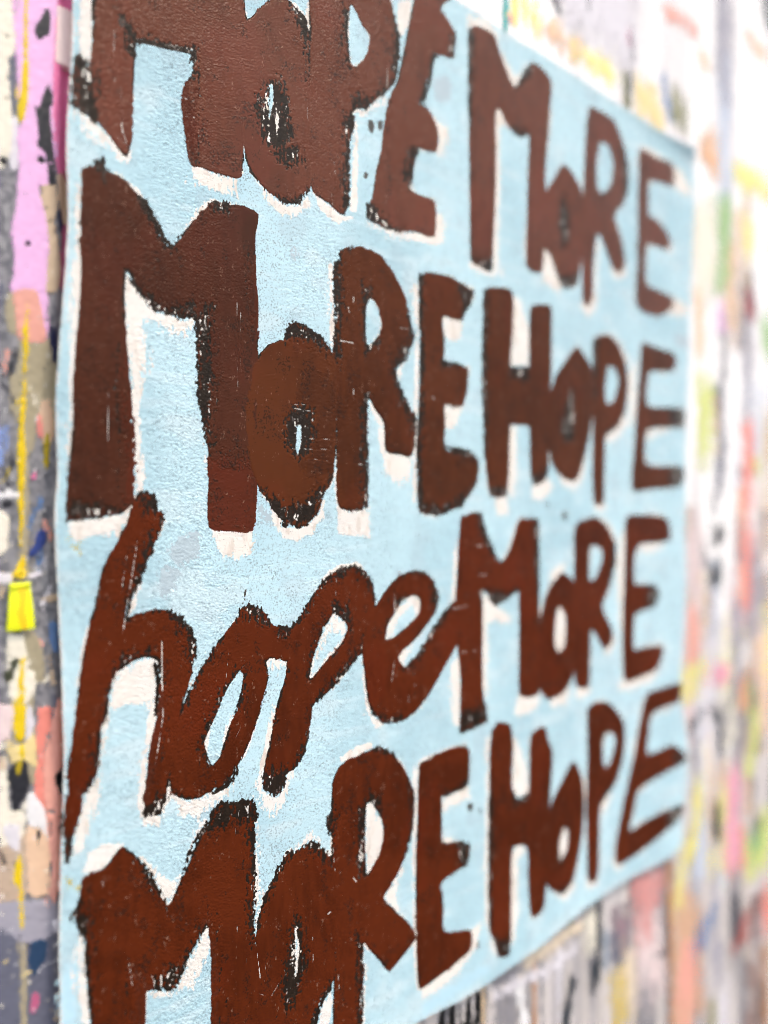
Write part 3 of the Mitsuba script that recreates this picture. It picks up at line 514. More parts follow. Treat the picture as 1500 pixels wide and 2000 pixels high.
def wall_paint(name, colour, thick, ragged, pts, width, k, layer, dry=None):
    P = np.asarray(pts, float)
    x0, x1, z0, z1 = P[:, 0].min(), P[:, 0].max(), P[:, 1].min(), P[:, 1].max()
    far = max(x0 - 210, 0) / 620
    pad = width + ragged * 2 * (1 + far) + 2
    g = .7 * (1 + far) ** 1.1
    xs, zs = np.arange(x0 - pad, x1 + pad + g, g), np.arange(z0 - pad, z1 + pad + g, g * 1.2)
    X, Z = np.meshgrid(xs, zs)
    if width:
        d = np.full(X.shape, -1e9)
        for (ax, az), (bx, bz) in zip(P[:-1], P[1:]):
            ex, ez = bx - ax, bz - az
            t = np.clip(((X - ax) * ex + (Z - az) * ez) / max(ex * ex + ez * ez, 1e-9), 0, 1)
            d = np.maximum(d, width / 2 - np.hypot(X - ax - t * ex, Z - az - t * ez))
        d = d - width * .35 * (N(X, Z, 9, 14, k + 50) - .4)
    else:
        d = sdf(smooth_outline(P), X, Z)
    r = ragged * (1 + .6 * far)
    F = d + r * 1.5 * (N(X, Z, 7, 7, k) - .5) + r * .9 * (N(X, Z, 2.0, 5.0, k + 9) - .5)
    m = np.clip((N(X, Z, 16 * (1 + far), 22 * (1 + far), k + 70) - .40) * 3, 0, 1) if dry is None else dry
    tex = .5 * N(X, Z, 1.1 * (1 + far), 2.0 * (1 + far), k + 20, 2) + .5 * N(X, Z, 1.3 * (1 + 1.5 * far), 18 * (1 + far), k + 21, 3) - .5
    if far > .5:                                # the far boards: paint dragged down dry, in streaks
        size = np.clip(d.max(), 2, 30)
        m = np.maximum(m, .65)
        long = N(X, Z, 3.5, 75, k + 61, 3) + .6 * N(X, Z, 2.4, 6, k + 62, 2) - .8
        F = F * (1 - .6 * m) + 4.2 * size * m * long
    else:
        m = np.maximum(m, .40)
        F = F * (1 - .7 * m) + (6 + .5 * np.clip(d.max(), 0, 12)) * m * tex * (1.0 if ragged > .7 else .5)
    for hx, hz, hr in HOLES:
        if x0 - 9 < hx * 1000 < x1 + 9: F = np.minimum(F, np.hypot(X - hx * 1000, Z - hz * 1000) - hr * 1000 + .5 * (N(X, Z, 1.2, 1.2, 33, 2) - .5))
    rough = lambda x, z: thick * .35 * (N(x, z, 5, 9, k + 3) - .5) + thick * .25 * (N(x, z, 1.6, 2.5, k + 4, 2) - .5)
    m = film(xs, zs, F, .12 + .05 * layer, thick, max(thick * 1.4, .8), on_wall, rough)
    if m is not None: put('painted_wall__' + name, m, 'wall_' + colour, True)


for k, (name, colour, thick, ragged, pts, width) in enumerate(PATCHES):
    wall_paint(name, colour, thick, ragged, pts, width, k, (k * 7) % 12)

rng = np.random.default_rng(11)
soft = ['lilac_white', 'gray_lilac', 'peach', 'light_lilac_pink', 'beige', 'gray_mid', 'salmon_light', 'cream_tan', 'white', 'gray_mid', 'light_lilac_blue', 'mauve', 'brown_soft', 'slate', 'cream_white']
for k in range(120):                           # thin runs of old paint elsewhere on the right-hand boards
    x, z = rng.uniform(800, 2200), rng.uniform(850, 2350)
    if x < 1255 and z > 1160 + (x - 800) * .30: continue
    if z > 1600 and rng.random() < .8: continue
    w, ln = rng.uniform(3, 13), rng.uniform(50, 260)
    wall_paint('paint_drip', soft[rng.integers(len(soft))], .5, 2.0, [(x, z), (x + rng.normal(0, 2), z - ln / 2), (x + rng.normal(0, 3), z - ln)], w, 300 + k, k % 12)

tints = ['light_lilac_pink', 'lilac_white', 'cream_white', 'peach', 'gray_lilac', 'pale_yellow', 'light_lilac_blue', 'cream_tan', 'peach_orange', 'gray_mid', 'mauve', 'salmon_light', 'beige', 'gray_lilac']
for k in range(90):                            # broad dry smears
    x, z = rng.uniform(1250, 1950), rng.uniform(900, 2250)
    w, ln = rng.uniform(14, 48), rng.uniform(40, 200)
    if z > 1650 and k % 3: continue
    wall_paint('paint_splash', tints[rng.integers(len(tints))], .4, 3.0, [(x, z), (x + rng.normal(0, 6), z - ln / 2), (x + rng.normal(0, 8), z - ln)], w, 500 + k, k % 12, 1.0)
darks = ['slate_dark', 'gray_dark', 'slate', 'ink', 'maroon', 'gray_dark', 'mid_blue', 'olive']
for k in range(60):                            # short dark runs and flecks
    x, z = rng.uniform(1240, 1900) if k % 3 else rng.uniform(820, 1250), rng.uniform(900, 1640)
    if x < 1250 and z > 1130 + (x - 800) * .30: continue
    w, ln = rng.uniform(3, 9), rng.uniform(12, 75)
    wall_paint('paint_drip', darks[rng.integers(len(darks))], .6, 2.0, [(x, z), (x + rng.normal(0, 2), z - ln / 2), (x + rng.normal(0, 4), z - ln)], w, 700 + k, k % 12, .6)
near = ['white', 'cream_white', 'gray_mid', 'slate', 'soft_pink', 'ink', 'khaki', 'salmon_light', 'beige', 'lilac_white', 'gray_dark', 'yellow', 'mid_blue']
for k in range(50):                            # small scuffs and dabs on the boards left of the cloth
    x, z = rng.uniform(163, 209), rng.uniform(1090, 1900)
    w, ln = rng.uniform(1.2, 4.5), rng.uniform(2, 22)
    sl = rng.normal(0, .3)
    wall_paint('paint_splash', near[rng.integers(len(near))], .35, .9, [(x, z), (x + sl * ln * .5, z - ln / 2), (x + sl * ln, z - ln)], w, 600 + k, k % 12, .9)

for colour, count in (('ink', 150), ('white', 150), ('cream_white', 80)):   # fine spatter
    parts = []
    for _ in range(count):
        x = rng.uniform(.165, .208) if rng.random() < .55 else rng.uniform(1.2, 2.2)
        z = rng.uniform(1.0, 2.0)
        r = rng.uniform(.0003, .0010) * (1 if x < .3 else 2.5)
        b = trimesh.creation.icosphere(1, 1.0)
        b.apply_scale((r, .0005, r * rng.uniform(1, 1.8)))
        b.apply_translation((x, float(wall_y(x)) - .0008, z))
        parts.append(b)
    key = put('painted_wall__paint_spatter', trimesh.util.concatenate(parts), 'wall_' + colour, True)
    labels[key] = {'kind': 'stuff'}

# ---------------------------------------------------------------- the canvas
OUTLINE = [(220.4,1916.3),(220.0,1884.0),(219.2,1859.7),(217.6,1835.0),(216.3,1818.5),(215.3,1798.1),(214.7,1777.8),(215.4,1754.1),(216.0,1730.6),(215.3,1710.7),(214.3,1690.6),(212.6,1670.4),(211.2,1650.2),(209.5,1634.1),(208.4,1618.1),(207.4,1602.3),(206.9,1586.6),(207.6,1559.2),(208.4,1539.5),(208.2,1523.7),(206.5,1511.8),(206.0,1500.0),(206.4,1480.3),(207.4,1460.6),(208.9,1440.7),(209.9,1420.8),(210.7,1400.9),(211.6,1381.0),(212.1,1361.2),(212.5,1341.4),(213.5,1321.2),(213.7,1301.1),(213.5,1277.2),(212.6,1261.6),(211.6,1242.3),(210.6,1222.9),(210.2,1199.4),(209.9,1183.6),(209.6,1163.8),(210.0,1143.8),(210.6,1120.0),(210.5,1104.4),(211.1,926.7),(288.1,928.2),(388.6,930.2),(511.4,934.1),(601.2,932.7),(636.0,930.0),(668.8,927.2),(695.7,926.9),(723.5,928.0),(767.4,930.9),(817.2,932.6),(879.5,940.2),(948.9,946.9),(994.6,949.5),(1039.6,951.8),(1094.0,948.8),(1149.9,946.1),(1180.1,948.4),(1204.2,956.3),(1207.9,1002.3),(1216.7,1044.1),(1221.9,1083.5),(1221.6,1127.4),(1207.9,1172.1),(1198.2,1215.7),(1203.3,1265.3),(1212.4,1331.6),(1214.3,1398.9),(1211.8,1466.3),(1217.6,1584.5),(1222.9,1686.4),(1229.1,1755.1),(1229.7,1822.9),(1233.6,1891.7),(1237.9,1952.2),(1245.4,2014.2),(1247.0,2074.9),(1232.2,2101.1),(1201.0,2099.1),(1121.8,2096.7),(1072.6,2098.1),(1025.3,2099.1),(971.3,2099.4),(919.9,2099.3),(867.6,2099.2),(819.3,2099.6),(781.8,2099.3),(745.7,2098.0),(707.0,2099.6),(669.9,2097.8),(513.2,2098.7),(334.9,2096.8),(221.9,2097.1)]


def cloth():
    P = smooth_outline(OUTLINE, 2)
    xs = np.concatenate([np.arange(203, 260, .8), columns(260, P[:, 0].max() + 12, 3.0)])
    zs = np.arange(P[:, 1].min() - 5, P[:, 1].max() + 5, 1.6)
    X, Z = np.meshgrid(xs, zs)
    F = sdf(P, X, Z) + 1.3 * (N(X, Z, 7, 7, 71) - .5) + .5 * (N(X, Z, 1.6, 1.6, 72, 2) - .5)
    x, z, f, tri = region(xs, zs, F)
    Xm, Zm = x / 1000, z / 1000
    front = np.stack([Xm, cloth_y(Xm, Zm), Zm], -1)
    back = front + (0, .0009, 0)
    e = np.sort(np.vstack([tri[:, [0, 1]], tri[:, [1, 2]], tri[:, [2, 0]]]), 1)
    u, c = np.unique(e, axis=0, return_counts=True)
    rim = u[c == 1]
    n = len(front)
    body = trimesh.Trimesh(front, tri, process=False)
    b = trimesh.Trimesh(back, tri[:, ::-1], process=False)
    s = np.vstack([np.stack([rim[:, 0], rim[:, 1], rim[:, 1] + n], -1), np.stack([rim[:, 0], rim[:, 1] + n, rim[:, 0] + n], -1)])
    side = trimesh.Trimesh(np.vstack([front, back]), s, process=False)
    # the torn edge: a narrow unpainted rim
    R = region(xs, zs, np.minimum(F, .9 + 1.1 * (N(X, Z, 5, 9, 75) - .5) * 2 - F))
    rx, rz, rf, rt = R
    rm = trimesh.Trimesh(np.stack([rx / 1000, cloth_y(rx / 1000, rz / 1000) - .00012, rz / 1000], -1), rt, process=False)
    return body, trimesh.util.concatenate([b, side, rm]), front[np.unique(rim)]


body, hem, rim_pts = cloth()
put('painted_canvas__cloth', body, 'canvas_blue', True)
put('painted_canvas__torn_edge', hem, 'canvas_raw', False)
labels['painted_canvas'] = {'label': 'unstretched pale blue canvas hand painted in brown with MORE HOPE over and over', 'category': 'painting'}

rng = np.random.default_rng(5)
threads = []
for q in rng.choice(len(rim_pts), 260, replace=False):          # loose threads along the cut edge
    p = rim_pts[q]
    a = rng.uniform(0, 2 * math.pi)
    ln = rng.uniform(.0012, .0042)
    pts = [p + (0, -.0001, 0)]
    dirn = np.array([math.cos(a), -.25, math.sin(a)])
    for s_ in (1, 2, 3): pts.append(pts[-1] + dirn * ln / 3 + rng.normal(0, ln * .1, 3) * (1, .3, 1))
    for u0, u1 in zip(pts[:-1], pts[1:]):
        threads.append(trimesh.creation.cylinder(.00013, segment=[u0, u1], sections=4))
key = put('painted_canvas__loose_thread', trimesh.util.concatenate(threads), 'thread')
labels[key] = {'kind': 'stuff'}

LETTERS = [('H',1,'HOPE',[(236.2,2050.1),(272.6,2069.5),(274.1,1950.3),(323.3,1967.0),(320.9,2078.5),(371.7,2103.9),(376.4,1970.5),(379.8,1943.8),(375.9,1876.0),(373.9,1814.3),(367.5,1803.6),(350.7,1802.9),(335.4,1802.9),(322.5,1802.6),(319.6,1811.6),(316.8,1827.6),(313.0,1851.6),(314.4,1864.9),(320.6,1878.7),(324.4,1891.3),(325.4,1902.9),(296.7,1897.5),(273.2,1892.5),(271.5,1877.1),(270.6,1859.9),(269.7,1838.3),(268.5,1808.0),(263.9,1791.2),(256.1,1794.6),(245.6,1806.2),(229.2,1815.2),(220.3,1820.1),(220.4,1846.2),(223.7,1858.5),(225.8,1852.5),(232.3,1853.2),(234.8,1868.5),(235.6,1891.1)],[],[[(220.4,1857.1),(225.8,1859.4),(239.8,1854.1),(240.4,1827.6),(241.9,1809.1),(229.2,1814.4),(219.1,1818.0)],[(273.2,1893.4),(326.4,1903.3),(324.4,1892.6),(310.9,1891.7),(287.6,1887.7),(272.3,1886.7)],[(324.4,1889.9),(328.4,1888.3),(327.6,1832.1),(325.5,1805.3),(320.6,1806.5),(317.8,1828.0),(323.6,1857.5)],[(259.1,1909.6),(270.5,1897.8),(270.6,1876.7),(264.5,1878.5),(260.0,1893.4)]],[[(314.4,1864.9),(323.5,1870.9),(322.6,1812.5),(318.7,1815.8),(313.5,1851.3)]],[[(223.1,1819.9),(239.4,1811.5),(263.9,1793.8),(268.3,1796.9),(262.9,1785.8),(249.7,1793.4),(231.1,1800.4),(222.3,1810.7)],[(323.4,1801.5),(367.5,1803.6),(366.3,1788.7),(345.4,1786.6),(324.3,1790.5)],[(226.5,1911.2),(235.5,1915.4),(235.2,1882.9),(234.0,1857.9),(227.4,1850.4),(225.8,1874.7)]],[],0),
('O',1,'HOPE',[(376.5,1949.5),(383.1,1957.5),(398.0,1977.3),(411.1,1988.9),(424.7,1992.1),(441.3,1983.6),(452.0,1968.2),(457.8,1946.4),(459.7,1880.7),(453.8,1838.0),(448.8,1815.4),(436.6,1799.6),(420.5,1795.3),(403.2,1800.3),(388.1,1809.0),(378.2,1819.4),(372.7,1851.4),(371.9,1912.2)],[[(403.6,1901.4),(406.5,1902.5),(407.4,1889.7),(404.3,1874.0),(401.4,1868.1),(402.2,1882.9)]],[[(424.7,1991.1),(442.5,1984.1),(452.6,1968.4),(456.0,1930.5),(450.3,1923.2),(446.4,1956.9),(435.2,1977.0)],[(389.2,1887.9),(399.5,1898.0),(414.2,1914.3),(424.1,1898.3),(427.0,1859.6),(422.2,1843.3),(407.6,1843.6),(398.0,1847.7),(389.6,1868.9)],[(404.8,1837.9),(413.4,1847.8),(437.3,1853.0),(439.0,1842.5),(422.2,1831.0)],[(407.8,1800.1),(422.3,1800.2),(440.2,1810.0),(448.2,1815.2),(436.6,1799.1),(420.5,1794.8)]],[],[[(388.1,1809.0),(403.2,1799.4),(420.5,1794.8),(436.6,1799.1),(446.3,1808.7),(451.3,1802.0),(434.2,1787.5),(415.2,1782.7),(399.2,1793.0)]],[],0),
('P',1,'HOPE',[(451.7,2075.2),(486.2,2097.8),(527.0,2102.3),(558.5,2052.3),(564.7,2038.5),(570.9,2019.0),(570.9,1996.6),(566.0,1966.7),(549.6,1948.0),(522.4,1923.7),(507.0,1916.1),(504.2,1901.4),(502.3,1874.1),(500.2,1846.9),(496.1,1807.2),(487.4,1802.3),(471.6,1809.4),(452.5,1816.4),(449.0,1851.7),(450.2,1953.4)],[[(503.1,2021.4),(508.6,2021.8),(519.7,2008.4),(529.6,2001.8),(526.6,1984.3),(519.4,1971.7),(508.2,1961.0),(502.7,1965.1),(500.0,1989.4)]],[[(494.8,2015.6),(503.1,2020.4),(507.0,1997.6),(506.8,1965.7),(502.7,1957.8),(495.2,1966.3),(493.2,1991.7)],[(505.6,1927.3),(527.9,1936.4),(549.6,1954.0),(563.0,1971.2),(559.9,1958.9),(545.9,1945.0),(522.4,1922.6),(507.0,1916.1)],[(563.1,2043.3),(572.4,2019.6),(572.4,1997.2),(566.1,1972.3),(560.2,1981.2),(564.9,2010.9)],[(494.6,1906.0),(507.0,1909.8),(509.7,1897.9),(502.6,1890.2),(498.2,1814.6),(488.7,1803.7),(492.0,1849.6)]],[],[[(508.4,1907.1),(506.8,1891.6),(504.5,1853.5),(500.9,1809.0),(509.2,1810.1),(511.6,1855.7),(511.1,1903.8)],[(500.1,1916.9),(522.4,1922.6),(551.0,1944.6),(548.1,1938.1),(522.4,1917.2),(502.9,1909.4)],[(453.8,1815.2),(487.4,1801.2),(505.0,1803.2),(484.7,1791.2),(462.0,1799.8)]],[],0),
('E',1,'HOPE',[(601.9,2093.7),(634.9,2103.2),(656.6,2101.4),(634.9,2076.8),(646.0,2068.8),(659.2,2056.6),(655.3,2027.8),(640.9,2024.5),(623.6,2019.5),(618.0,1992.0),(608.0,1965.1),(603.0,1956.4),(617.5,1953.4),(629.6,1939.4),(631.9,1923.7),(627.0,1909.4),(612.5,1906.6),(599.0,1904.2),(593.8,1878.8),(587.4,1858.3),(596.8,1854.1),(614.4,1854.3),(627.4,1851.4),(625.2,1812.8),(594.3,1810.5),(563.1,1804.4),(539.2,1805.6),(524.7,1808.9),(524.8,1817.5),(531.7,1833.0),(537.5,1859.3),(545.3,1883.6),(552.6,1928.7),(559.9,1950.0),(570.6,1974.1),(580.1,2009.8),(587.4,2042.4),(592.9,2067.1)],[],[[(621.1,2017.4),(632.6,2019.6),(626.2,1995.0),(616.0,1962.2),(603.0,1955.3),(609.7,1971.5)],[(585.1,1905.0),(599.8,1905.0),(592.2,1874.4),(585.8,1855.6),(578.2,1867.5)],[(650.5,2051.2),(660.9,2061.4),(657.9,2028.2),(647.6,2027.7)],[(523.5,1821.5),(533.7,1824.3),(564.6,1803.7),(539.2,1805.0),(524.7,1807.8)]],[],[[(527.5,1801.0),(540.6,1800.5),(566.8,1798.7),(626.7,1803.8),(640.2,1809.3),(640.6,1841.3),(629.0,1839.5),(625.2,1812.8),(595.9,1809.8),(563.0,1803.3),(539.2,1805.0)],[(630.5,1943.8),(645.6,1944.2),(648.8,1932.1),(636.9,1908.3),(628.6,1909.3),(631.9,1923.7)],[(570.3,2057.4),(592.9,2067.1),(586.0,2036.3),(577.0,2021.4),(569.4,2023.9)]],[],0),
('M',1,'MORE',[(688.0,2075.4),(718.4,2085.9),(731.9,2082.8),(741.6,2067.7),(761.3,2042.0),(771.4,2036.8),(783.9,2048.0),(802.9,2078.8),(815.5,2082.3),(832.7,2079.4),(847.2,2068.6),(842.5,2026.1),(835.4,1972.3),(832.7,1936.6),(839.0,1892.3),(829.1,1842.5),(822.8,1813.1),(792.7,1817.3),(795.4,1894.2),(799.4,1961.4),(798.1,1985.9),(785.8,1979.4),(769.4,1979.3),(753.3,1985.5),(740.4,1998.8),(732.7,1987.3),(733.5,1947.2),(731.2,1902.1),(727.9,1850.9),(724.4,1795.1),(705.5,1796.1),(687.2,1800.8),(685.3,1864.7),(684.1,1937.5),(686.5,2011.6)],[],[[(687.3,1805.7),(705.6,1803.5),(726.4,1809.3),(724.4,1793.9),(705.5,1794.9),(687.2,1799.5)],[(767.4,1983.7),(796.0,1989.2),(785.8,1978.1),(769.5,1976.7)],[(790.4,2064.8),(805.0,2080.9),(807.2,2069.9),(779.6,2039.8),(771.4,2035.5)],[(682.4,2071.8),(691.7,2075.7),(690.4,1988.7),(684.6,1956.1)]],[],[[(731.8,1987.0),(741.4,2000.4),(751.4,1984.8),(741.6,1975.2),(741.3,1943.4),(738.4,1866.1),(736.0,1796.3),(726.3,1794.3),(727.9,1850.9)],[(740.7,2072.4),(771.6,2049.8),(800.8,2079.3),(792.4,2064.3),(771.3,2032.9),(749.3,2050.3)],[(687.2,1799.5),(724.4,1793.9),(743.9,1798.0),(724.3,1786.3),(683.5,1791.4)],[(680.8,2089.3),(716.5,2097.6),(740.8,2089.0),(731.9,2081.5),(716.4,2085.0),(683.4,2073.4)]],[],0),
('O',1,'MORE',[(872.1,1968.2),(890.5,1963.9),(909.4,1949.6),(921.7,1927.4),(922.5,1877.9),(910.1,1838.1),(905.2,1816.0),(881.8,1804.4),(867.9,1805.9),(856.1,1821.3),(844.7,1839.3),(829.2,1849.3),(827.9,1889.5),(837.1,1923.0),(854.4,1946.7)],[],[[(868.1,1927.3),(877.1,1933.8),(886.7,1904.4),(884.2,1862.0),(870.1,1856.0),(860.3,1884.0)],[(865.4,1816.4),(907.6,1827.7),(905.2,1816.0),(881.8,1803.8),(867.9,1805.2)]],[],[[(824.7,1834.9),(838.0,1844.6),(867.9,1804.5),(861.3,1795.1),(827.5,1803.4)]],[],0),
('R',1,'MORE',[(933.3,2064.4),(940.9,2069.1),(972.3,2072.1),(999.6,2069.7),(1021.9,2046.9),(1034.8,2019.0),(1036.0,1982.7),(1020.4,1955.4),(995.3,1932.0),(1013.2,1903.5),(1025.1,1870.0),(1011.4,1851.3),(992.1,1855.5),(964.9,1890.6),(952.0,1894.8),(947.3,1876.4),(942.3,1846.4),(940.9,1805.7),(930.1,1788.7),(917.6,1798.5),(916.5,1869.4),(917.9,1940.6),(920.5,1969.8),(925.7,2014.5)],[[(961.9,2027.6),(975.2,2031.9),(987.4,2025.5),(996.8,2004.5),(990.3,1977.1),(975.9,1962.5),(962.2,1954.2),(952.0,1963.0),(953.5,2001.5)]],[[(1016.3,2036.1),(1037.6,2019.9),(1038.9,1982.0),(1017.4,1953.0),(1024.5,1985.5)],[(962.3,1958.6),(993.2,1979.4),(978.4,1957.2),(959.4,1949.0)]],[],[[(1014.2,1854.1),(1028.0,1870.6),(1031.3,1850.1),(997.7,1839.5),(984.0,1855.2)],[(917.6,1797.1),(930.1,1788.0),(944.7,1803.5),(952.3,1884.7),(957.5,1878.7),(950.0,1790.0),(930.7,1772.4),(913.3,1783.6)]],[],0),
('E',1,'MORE',[(1071.1,2051.8),(1123.1,2053.7),(1170.8,2058.6),(1172.5,2025.8),(1134.7,2019.9),(1096.2,2012.2),(1095.1,1981.9),(1095.1,1958.2),(1122.9,1955.7),(1148.2,1945.8),(1161.2,1935.8),(1156.3,1919.9),(1119.1,1916.2),(1087.5,1910.4),(1086.3,1852.0),(1122.3,1846.4),(1167.6,1843.6),(1166.5,1828.7),(1128.7,1808.4),(1073.6,1807.5),(1058.3,1818.7),(1060.5,1856.1),(1065.0,1966.0),(1068.0,2013.5)],[],[],[],[[(1169.1,2058.0),(1203.9,2058.6),(1235.3,2032.9),(1225.3,2022.4),(1167.3,2022.6)],[(1161.7,1827.8),(1167.5,1846.8),(1224.0,1838.8),(1222.6,1823.4),(1149.3,1815.9)],[(1065.2,2054.6),(1089.4,2062.3),(1169.2,2061.4),(1123.0,2052.0),(1074.0,2049.6)],[(1148.0,1914.8),(1164.5,1935.0),(1171.1,1915.1)]],[],0),
('M',2,'MORE',[(226.8,1768.9),(231.7,1773.7),(237.9,1778.0),(244.5,1782.6),(247.4,1774.4),(260.2,1772.8),(269.7,1765.0),(279.0,1756.9),(288.1,1745.2),(302.0,1726.9),(311.5,1737.9),(326.3,1758.1),(337.0,1770.5),(344.2,1776.6),(355.6,1776.5),(369.9,1780.3),(386.3,1779.0),(390.1,1776.2),(388.9,1766.3),(386.4,1751.4),(386.7,1718.1),(389.0,1690.1),(390.0,1642.8),(392.1,1576.3),(388.0,1519.0),(384.3,1483.9),(360.9,1483.3),(339.0,1486.4),(338.5,1518.1),(336.5,1554.2),(328.3,1604.3),(326.1,1648.9),(324.7,1670.6),(320.8,1668.1),(313.9,1665.2),(302.0,1668.0),(286.6,1668.7),(278.9,1675.9),(270.1,1687.0),(263.1,1696.9),(261.7,1674.4),(262.7,1639.3),(265.8,1604.9),(267.8,1570.3),(269.0,1542.2),(269.5,1513.9),(268.2,1506.3),(258.7,1498.3),(237.3,1495.9),(215.7,1493.6),(215.0,1500.0),(215.6,1526.7),(219.5,1566.8),(219.8,1606.6),(223.4,1653.5),(226.0,1687.9),(225.6,1728.0),(225.9,1754.5)],[],[[(235.0,1776.3),(244.5,1783.4),(248.3,1774.6),(243.2,1770.6),(237.0,1772.9)],[(324.7,1672.0),(340.8,1681.5),(341.7,1636.3),(340.4,1572.5),(338.7,1545.3),(335.4,1563.2),(327.3,1607.4)],[(343.2,1775.9),(355.6,1779.3),(359.8,1775.7),(350.2,1766.7),(342.0,1767.3)],[(272.4,1760.6),(280.0,1757.6),(302.4,1727.0),(296.8,1725.7),(286.7,1740.5)],[(265.3,1691.0),(279.8,1675.7),(287.5,1669.3),(302.9,1668.6),(314.9,1666.3),(324.7,1676.0),(326.7,1682.6),(305.3,1675.1),(286.7,1675.2),(275.4,1684.2)],[(215.4,1508.0),(243.5,1506.2),(258.7,1500.0),(236.9,1495.1),(215.7,1492.8)]],[[(261.0,1625.2),(264.9,1625.8),(267.8,1571.6),(269.1,1516.9),(264.7,1512.6),(265.4,1550.4),(262.4,1592.0)],[(384.0,1727.0),(388.4,1732.7),(390.1,1695.0),(388.7,1666.4),(385.7,1689.5)],[(339.7,1543.1),(387.7,1547.5),(384.9,1483.9),(360.9,1483.3),(340.0,1486.4)]],[[(262.7,1696.8),(269.7,1686.9),(278.9,1675.5),(286.6,1668.3),(302.0,1667.5),(314.9,1664.9),(324.7,1670.6),(324.7,1664.4),(310.0,1654.0),(296.7,1656.2),(279.3,1661.0),(278.7,1644.7),(278.1,1610.5),(273.8,1584.7),(276.2,1517.0),(270.0,1512.7),(267.8,1571.6),(264.9,1609.0),(261.9,1642.1)],[(215.7,1492.8),(258.7,1497.5),(263.0,1498.3),(258.7,1480.8),(239.4,1482.0),(219.9,1476.0)],[(341.0,1484.6),(384.9,1482.9),(381.4,1462.2),(366.0,1457.2),(351.2,1459.6)],[(218.9,1691.6),(226.9,1701.4),(225.9,1660.8),(222.5,1628.1),(221.1,1596.0),(220.0,1556.0),(216.8,1523.9),(216.1,1547.8),(217.6,1595.6),(217.8,1643.3)],[(221.9,1760.2),(226.8,1765.7),(226.1,1693.1),(222.9,1692.4)],[(320.8,1677.9),(329.7,1686.3),(334.7,1675.9),(324.7,1670.6)]],[],0),
('O',2,'MORE',[(387.8,1641.1),(400.6,1656.7),(420.6,1666.4),(421.7,1676.3),(429.3,1682.9),(445.7,1680.1),(464.5,1673.0),(476.2,1659.4),(481.7,1644.7),(483.2,1586.5),(481.1,1551.7),(476.5,1530.9),(464.4,1514.3),(460.8,1500.0),(445.4,1487.0),(430.8,1486.1),(417.0,1487.3),(418.1,1495.1),(404.0,1507.7),(391.9,1520.5),(379.9,1547.1),(374.8,1578.3),(378.9,1625.8)],[[(434.3,1583.3),(439.2,1583.7),(439.2,1568.7),(435.5,1555.6),(432.5,1560.4),(433.1,1574.3)]],[[(420.7,1665.4),(421.7,1676.3),(429.3,1682.9),(445.7,1680.1),(464.5,1673.0),(476.2,1660.4),(471.1,1657.6),(452.0,1667.1),(433.6,1670.3)],[(391.4,1521.5),(404.0,1507.7),(418.1,1495.1),(417.0,1486.8),(445.4,1487.0),(460.8,1500.0),(464.4,1514.3),(473.3,1530.8),(478.4,1536.1),(459.3,1520.3),(440.8,1507.5),(422.8,1504.9),(405.1,1514.5)],[(428.3,1601.1),(440.5,1604.7),(454.2,1601.0),(455.4,1575.8),(446.6,1555.1),(434.3,1554.5),(423.4,1563.8),(419.9,1583.2)]],[],[[(404.0,1507.7),(418.2,1494.1),(415.9,1486.3),(431.4,1485.1),(446.0,1486.0),(460.8,1499.0),(467.0,1512.8),(466.0,1494.9),(454.8,1479.8),(435.1,1471.7),(418.2,1475.5),(407.7,1490.3)]],[('brown_dark',[(440.3,1632.1),(450.0,1640.7),(471.4,1638.3),(479.5,1623.8),(478.6,1577.4),(475.2,1541.1),(456.6,1536.4),(445.4,1535.1),(434.3,1549.6),(446.6,1555.1),(455.4,1575.8),(454.2,1601.0),(440.5,1604.7),(433.2,1609.0)])],1),
